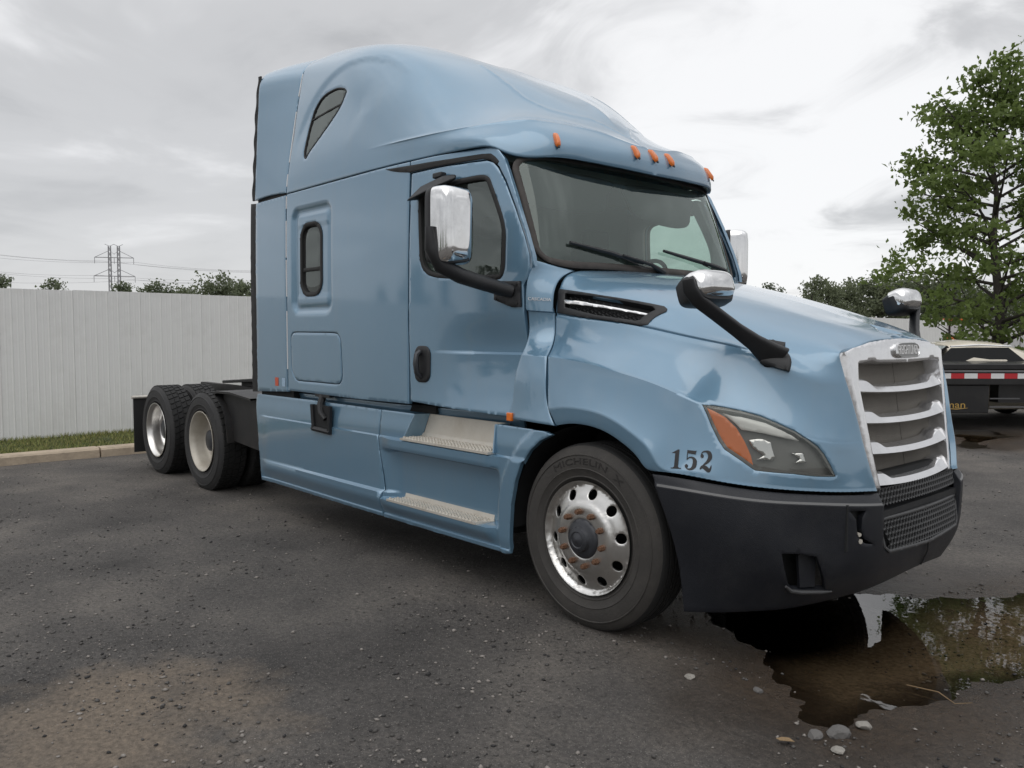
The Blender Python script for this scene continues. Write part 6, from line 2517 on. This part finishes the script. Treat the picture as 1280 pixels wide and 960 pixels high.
# ------------------------------------------------------------------ pylon and wires
M['galv'] = mat('hazed_galvanised_steel', (.33, .33, .34), .6, .4)  # steel lightened, the haze of distance is in its colour
pyl = empty('pylon', (-369.31, 104.36, 0.0))
pyl.rotation_euler = (0, 0, 1.087)
tag(pyl, 'tall lattice steel power pylon above the fence', 'pylon')
PH = 38.4
TW = .13
for sx in (-1, 1):                                       # two lattice masts, tied by two cross-arms
    xo = sx * 1.75
    for cx_ in (-.6, .6):
        for cy_ in (-.6, .6):
            b = MB()
            b.tube([(xo + cx_, cy_, 0), (xo + cx_ * .75, cy_ * .75, PH)], TW, n=4)
            b.build('leg', M['galv'], pyl, smooth=0)
    b = MB()
    nz = 17
    for k in range(nz):
        z0, z1 = PH * k / nz, PH * (k + 1) / nz
        w0, w1 = .6 - .15 * k / nz, .6 - .15 * (k + 1) / nz
        for cy_ in (-1, 1):
            b.tube([(xo - w0, cy_ * w0, z0), (xo + w1, cy_ * w1, z1)], TW * .55, n=3)
            b.tube([(xo + w0, cy_ * w0, z0), (xo - w1, cy_ * w1, z1)], TW * .55, n=3)
    o = b.build('lattice_bracing', M['galv'], pyl, smooth=0)
    o['kind'] = 'stuff'
for za, hw in ((33.6, 7.6), (25.8, 8.0)):
    b = MB()
    b.tube([(-hw, 0, za), (hw, 0, za)], .16, n=4)
    b.tube([(-hw, 0, za), (-1.75, 0, za + 3.0), (0, 0, za + 1.4), (1.75, 0, za + 3.0), (hw, 0, za)], .11, n=4)
    arm = b.build('cross_arm', M['galv'], pyl, smooth=0)
    for x in (-hw, 0, hw):
        b = MB()
        b.tube([(x, 0, za), (x, 0, za - 2.6)], .12, n=5)
        b.build('insulator', M['galv'], arm, smooth=0)
for sx in (-1, 1):
    b = MB()
    b.tube([(sx * 1.75, 0, PH), (sx * 1.75 + sx * 1.8, 0, PH + .8)], .10, n=4)
    b.tube([(sx * 1.75, 0, PH), (sx * 1.75 - sx * 1.8, 0, PH + .8)], .10, n=4)
    b.build('peak', M['galv'], pyl, smooth=0)
wires = empty('power_lines', (-369.31, 104.36, 0.0))
tag(wires, 'thin power lines strung across the sky at the pylon', 'power lines')
O_ = Vector((-369.31, 104.36, 0.0))


for A, B_, Cc in (((-395.24, 50.74, 35.78), (-376.11, 101.59, 32.52), (-308.84, 153.25, 26.78)),
                  ((-395.15, 50.66, 33.85), (-371.73, 106.39, 31.85), (-308.83, 153.23, 26.45)),
                  ((-394.9, 50.45, 28.38), (-376.51, 100.59, 26.38), (-308.69, 153.12, 23.51)),
                  ((-394.87, 50.42, 27.74), (-371.41, 106.12, 25.03), (-308.66, 153.09, 22.86)),
                  ((-394.64, 50.23, 22.91), (-366.12, 111.93, 24.36), (-308.64, 153.08, 22.54)),
                  ((-395.21, 50.71, 35.13), (-366.47, 112.23, 31.87), (-308.87, 153.27, 27.43))):
    A, B_, Cc = Vector(A), Vector(B_), Vector(Cc)
    pts = []
    for P_, Q_ in ((A, B_), (B_, Cc)):
        for k in range(9):
            t = k / 8
            p = P_.lerp(Q_, t)
            p.z -= 1.3 * 4 * t * (1 - t)
            if pts and k == 0:
                continue
            pts.append(p - O_)
    b = MB()
    b.tube(pts, .042, n=4)
    b.build('wire', M['galv'], wires)

# ------------------------------------------------------------------ right background: fence, trailer, car, machine
ang_r = .837
f2 = empty('fence', (-14.99, 38.30, 0.0), ang_r - math.pi / 2)
tag(f2, 'pale grey ribbed sheet metal fence far behind the leafy tree', 'fence')
fpd2 = fence_panel_mesh(.91, 5, .0, 2.16, .02, M['sheet_far'])
for k in range(-2, 14):
    o = add_child('fence_panel', fpd2, f2)
    o.rotation_euler = (0, 0, math.pi)
    o.location = (0, 0, 0)
    o.rotation_euler = (0, 0, 0)
    o.location = (0, k * .91, 0)

M['trailer'] = mat('black_trailer_paint', (.010, .010, .011), .35, coat=.3, dirt=(.04, .038, .035), dirt_amt=.4)
M['gold'] = mat('gold_lettering', (.42, .27, .07), .4)
M['grey_tail'] = mat('grey_trailer_edge', (.14, .14, .145), .5)
tl_o = (-2.52, 9.57, 0.0)
trl = empty('trailer', tl_o, ang_r)
tag(trl, 'black flatbed trailer with red and white reflective tape along its side', 'trailer')
b = MB()
b.box((3.0, 1.25, 1.075), (11.0, 2.5, .09))
b.build('deck', M['trailer'], trl, bevel=.01)
b = MB()
b.box((3.0, -.012, .90), (11.0, .03, .24))
rail = b.build('side_rail', M['trailer'], trl, bevel=.006)
b = MB()
b.box((3.0, -.03, 1.005), (11.0, .03, .03))
b.build('rail_lip', M['grey_tail'], rail)
for k in range(-4, 34):
    b = MB()
    b.box((.60 + k * .218, -.0295, .925), (.216, .004, .085))
    b.build('reflective_tape', M['red'] if k % 2 == 0 else M['white'], rail)
b = MB()
b.box((-.15, .16, .54), (2.6, .30, .46))
tbx = b.build('tool_box', M['trailer'], trl, bevel=.01)
b = MB()
b.box((4.2, .30, .62), (5.6, .25, .30))
b.build('lower_frame', M['trailer'], trl)
for z, x0, x1 in ((.54, 1.25, 1.75), (.40, 1.25, 3.4)):
    b = MB()
    b.box(((x0 + x1) / 2, .165, z), (x1 - x0, .01, .022))
    b.build('edge_strip', M['grey_tail'], trl)
tv, tf = text_mesh('man', .16, .002)
mesh_obj('lettering', np.stack([tv[:, 0] * 1.25 + .60, np.full(len(tv), .004) - tv[:, 2], tv[:, 1] + .445], 1), tf, M['gold'], tbx, smooth=0)
b = MB()
b.tube([(.45, .004, .385), (.62, .004, .375), (.80, .004, .395)], [.004, .008, .003], n=5)
b.build('lettering_swash', M['gold'], tbx)
for wx_ in (-2.0, 5.0, 6.2):
    for wy in (.25, 2.2):
        w = empty('wheel', (wx_, wy, .40), 0, trl)
        o = add_child('tyre', TYRES['drive'], w)
        o.scale = (.8, .8, .8)
        o = add_child('rim', RIMD['alu'], w)
        o.scale = (.8, .8, .8)

# cream car parked behind the trailer: only its roof shows
M['cream'] = mat('cream_car_paint', (.62, .57, .47), .35, coat=.8, var=.04)
car = empty('parked_car', (-3.04, 12.64, 0.0), ang_r + math.pi)
car.scale = (1, 1, 1.05)
tag(car, 'cream car behind the trailer with only its rounded roof showing', 'car')


def loft(secs, name, material, parent, smooth=45):
    n = len(secs[0])
    vs = [p for s_ in secs for p in s_]
    fs = [(i * n + k, i * n + (k + 1) % n, (i + 1) * n + (k + 1) % n, (i + 1) * n + k) for i in range(len(secs) - 1) for k in range(n)]
    fs += [tuple(range(n - 1, -1, -1)), tuple((len(secs) - 1) * n + k for k in range(n))]
    b_ = MB()
    b_.add(vs, fs)
    return b_.build(name, material, parent, smooth)


secs = []
for x, zt, hw in ((-2.3, .62, .72), (-2.15, .86, .84), (-1.4, .93, .89), (0, .95, .90), (1.2, .90, .89), (1.95, .80, .84), (2.2, .55, .74)):
    secs.append([(x, -hw * .9, .22), (x, -hw, .45), (x, -hw, zt * .82), (x, -hw * .9, zt), (x, 0, zt + .03), (x, hw * .9, zt), (x, hw, zt * .82), (x, hw, .45), (x, hw * .9, .22)])
loft(secs, 'car_body', M['cream'], car)
secs = []
for x, zt, hw in ((-1.55, .93, .62), (-1.0, 1.24, .66), (-.5, 1.385, .68), (.1, 1.415, .68), (.55, 1.36, .66)):
    secs.append([(x, -hw - .12, .90), (x, -hw, max(zt - .10, .91)), (x, -hw * .8, zt - .02), (x, 0, zt + .02), (x, hw * .8, zt - .02), (x, hw, max(zt - .10, .91)), (x, hw + .12, .90)])
loft(secs, 'roof', M['cream'], car)
b = MB()
b.hexa([(.55, -.64, 1.33), (.55, .64, 1.33), (1.25, .74, .93), (1.25, -.74, .93)], [(.50, -.62, 1.30), (.50, .62, 1.30), (1.18, .72, .90), (1.18, -.72, .90)])
b.build('rear_window', M['darkglass'], car)
for sgn in (-1, 1):
    b = MB()
    b.hexa([(-1.0, sgn * .765, .95), (.9, sgn * .765, .95), (.50, sgn * .705, 1.29), (-.55, sgn * .705, 1.30)], [(-1.0, sgn * .74, .95), (.9, sgn * .74, .95), (.50, sgn * .68, 1.29), (-.55, sgn * .68, 1.30)])
    b.build('side_window', M['dark'], car)
    b = MB()
    b.tube([(-.6, sgn * .70, 1.32), (0, sgn * .70, 1.345), (.52, sgn * .70, 1.315)], .014, n=6)
    b.build('roof_trim', M['chrome'], car)
    for x in (-1.45, 1.4):
        b = MB()
        b.lathe([(.20, -.11), (.30, -.11), (.33, -.07), (.33, .07), (.30, .11), (.20, .11), (.0, .10)], 24, (x, sgn * .80, .33))
        b.build('wheel', M['tread'], car)

# orange machine among the trees
M['orange'] = mat('orange_paint', (.62, .13, .02), .5, var=.15)
mach = empty('orange_loader', (-12.77, 37.77, 0.0), ang_r)
tag(mach, 'orange construction machine seen through the leaves above the trailer', 'machine')
b = MB()
b.hexa([(-1.1, -.8, .75), (1.1, -.8, .75), (1.1, .8, .75), (-1.1, .8, .75)], [(-1.0, -.75, 1.35), (.5, -.75, 1.55), (.5, .75, 1.55), (-1.0, .75, 1.35)])
b.build('engine_cover', M['orange'], mach, bevel=.05)
b = MB()
for x in (-.2, .8):
    for y in (-.6, .6):
        b = MB()
        b.tube([(x, y, 1.4), (x, y, 2.3)], .05, n=6)
        b.build('cab_post', M['frame'], mach)
b = MB()
b.box((.3, 0, 2.33), (1.2, 1.4, .08))
b.build('cab_roof', M['orange'], mach, bevel=.02)
for x in (-.8, .8):
    for y in (-.85, .85):
        b = MB()
        b.lathe([(.18, -.14), (.40, -.14), (.46, -.08), (.46, .08), (.40, .14), (.18, .14), (0, .12)], 20, (x, y, .46))
        b.build('wheel', M['tread'], mach)
b = MB()
b.tube([(-1.0, -.5, 1.2), (-1.9, -.5, 1.5), (-2.5, -.5, .6)], .09, n=6)
b.box((-2.6, 0, .42), (.35, 1.7, .55))
b.build('loader_arm', M['orange'], mach, bevel=.02)
pole = empty('post', (-12.21, 35.42, 0.0))
tag(pole, 'slim pale post standing beside the orange machine', 'post')
b = MB()
b.tube([(0, 0, 0), (0, 0, 2.3)], .06, n=10)
b.build('shaft', M['step'], pole)
b = MB()
b.tube([(0, 0, 2.3), (0, 0, 2.36)], [.075, .05], n=10)
b.build('post_cap', M['step'], pole)
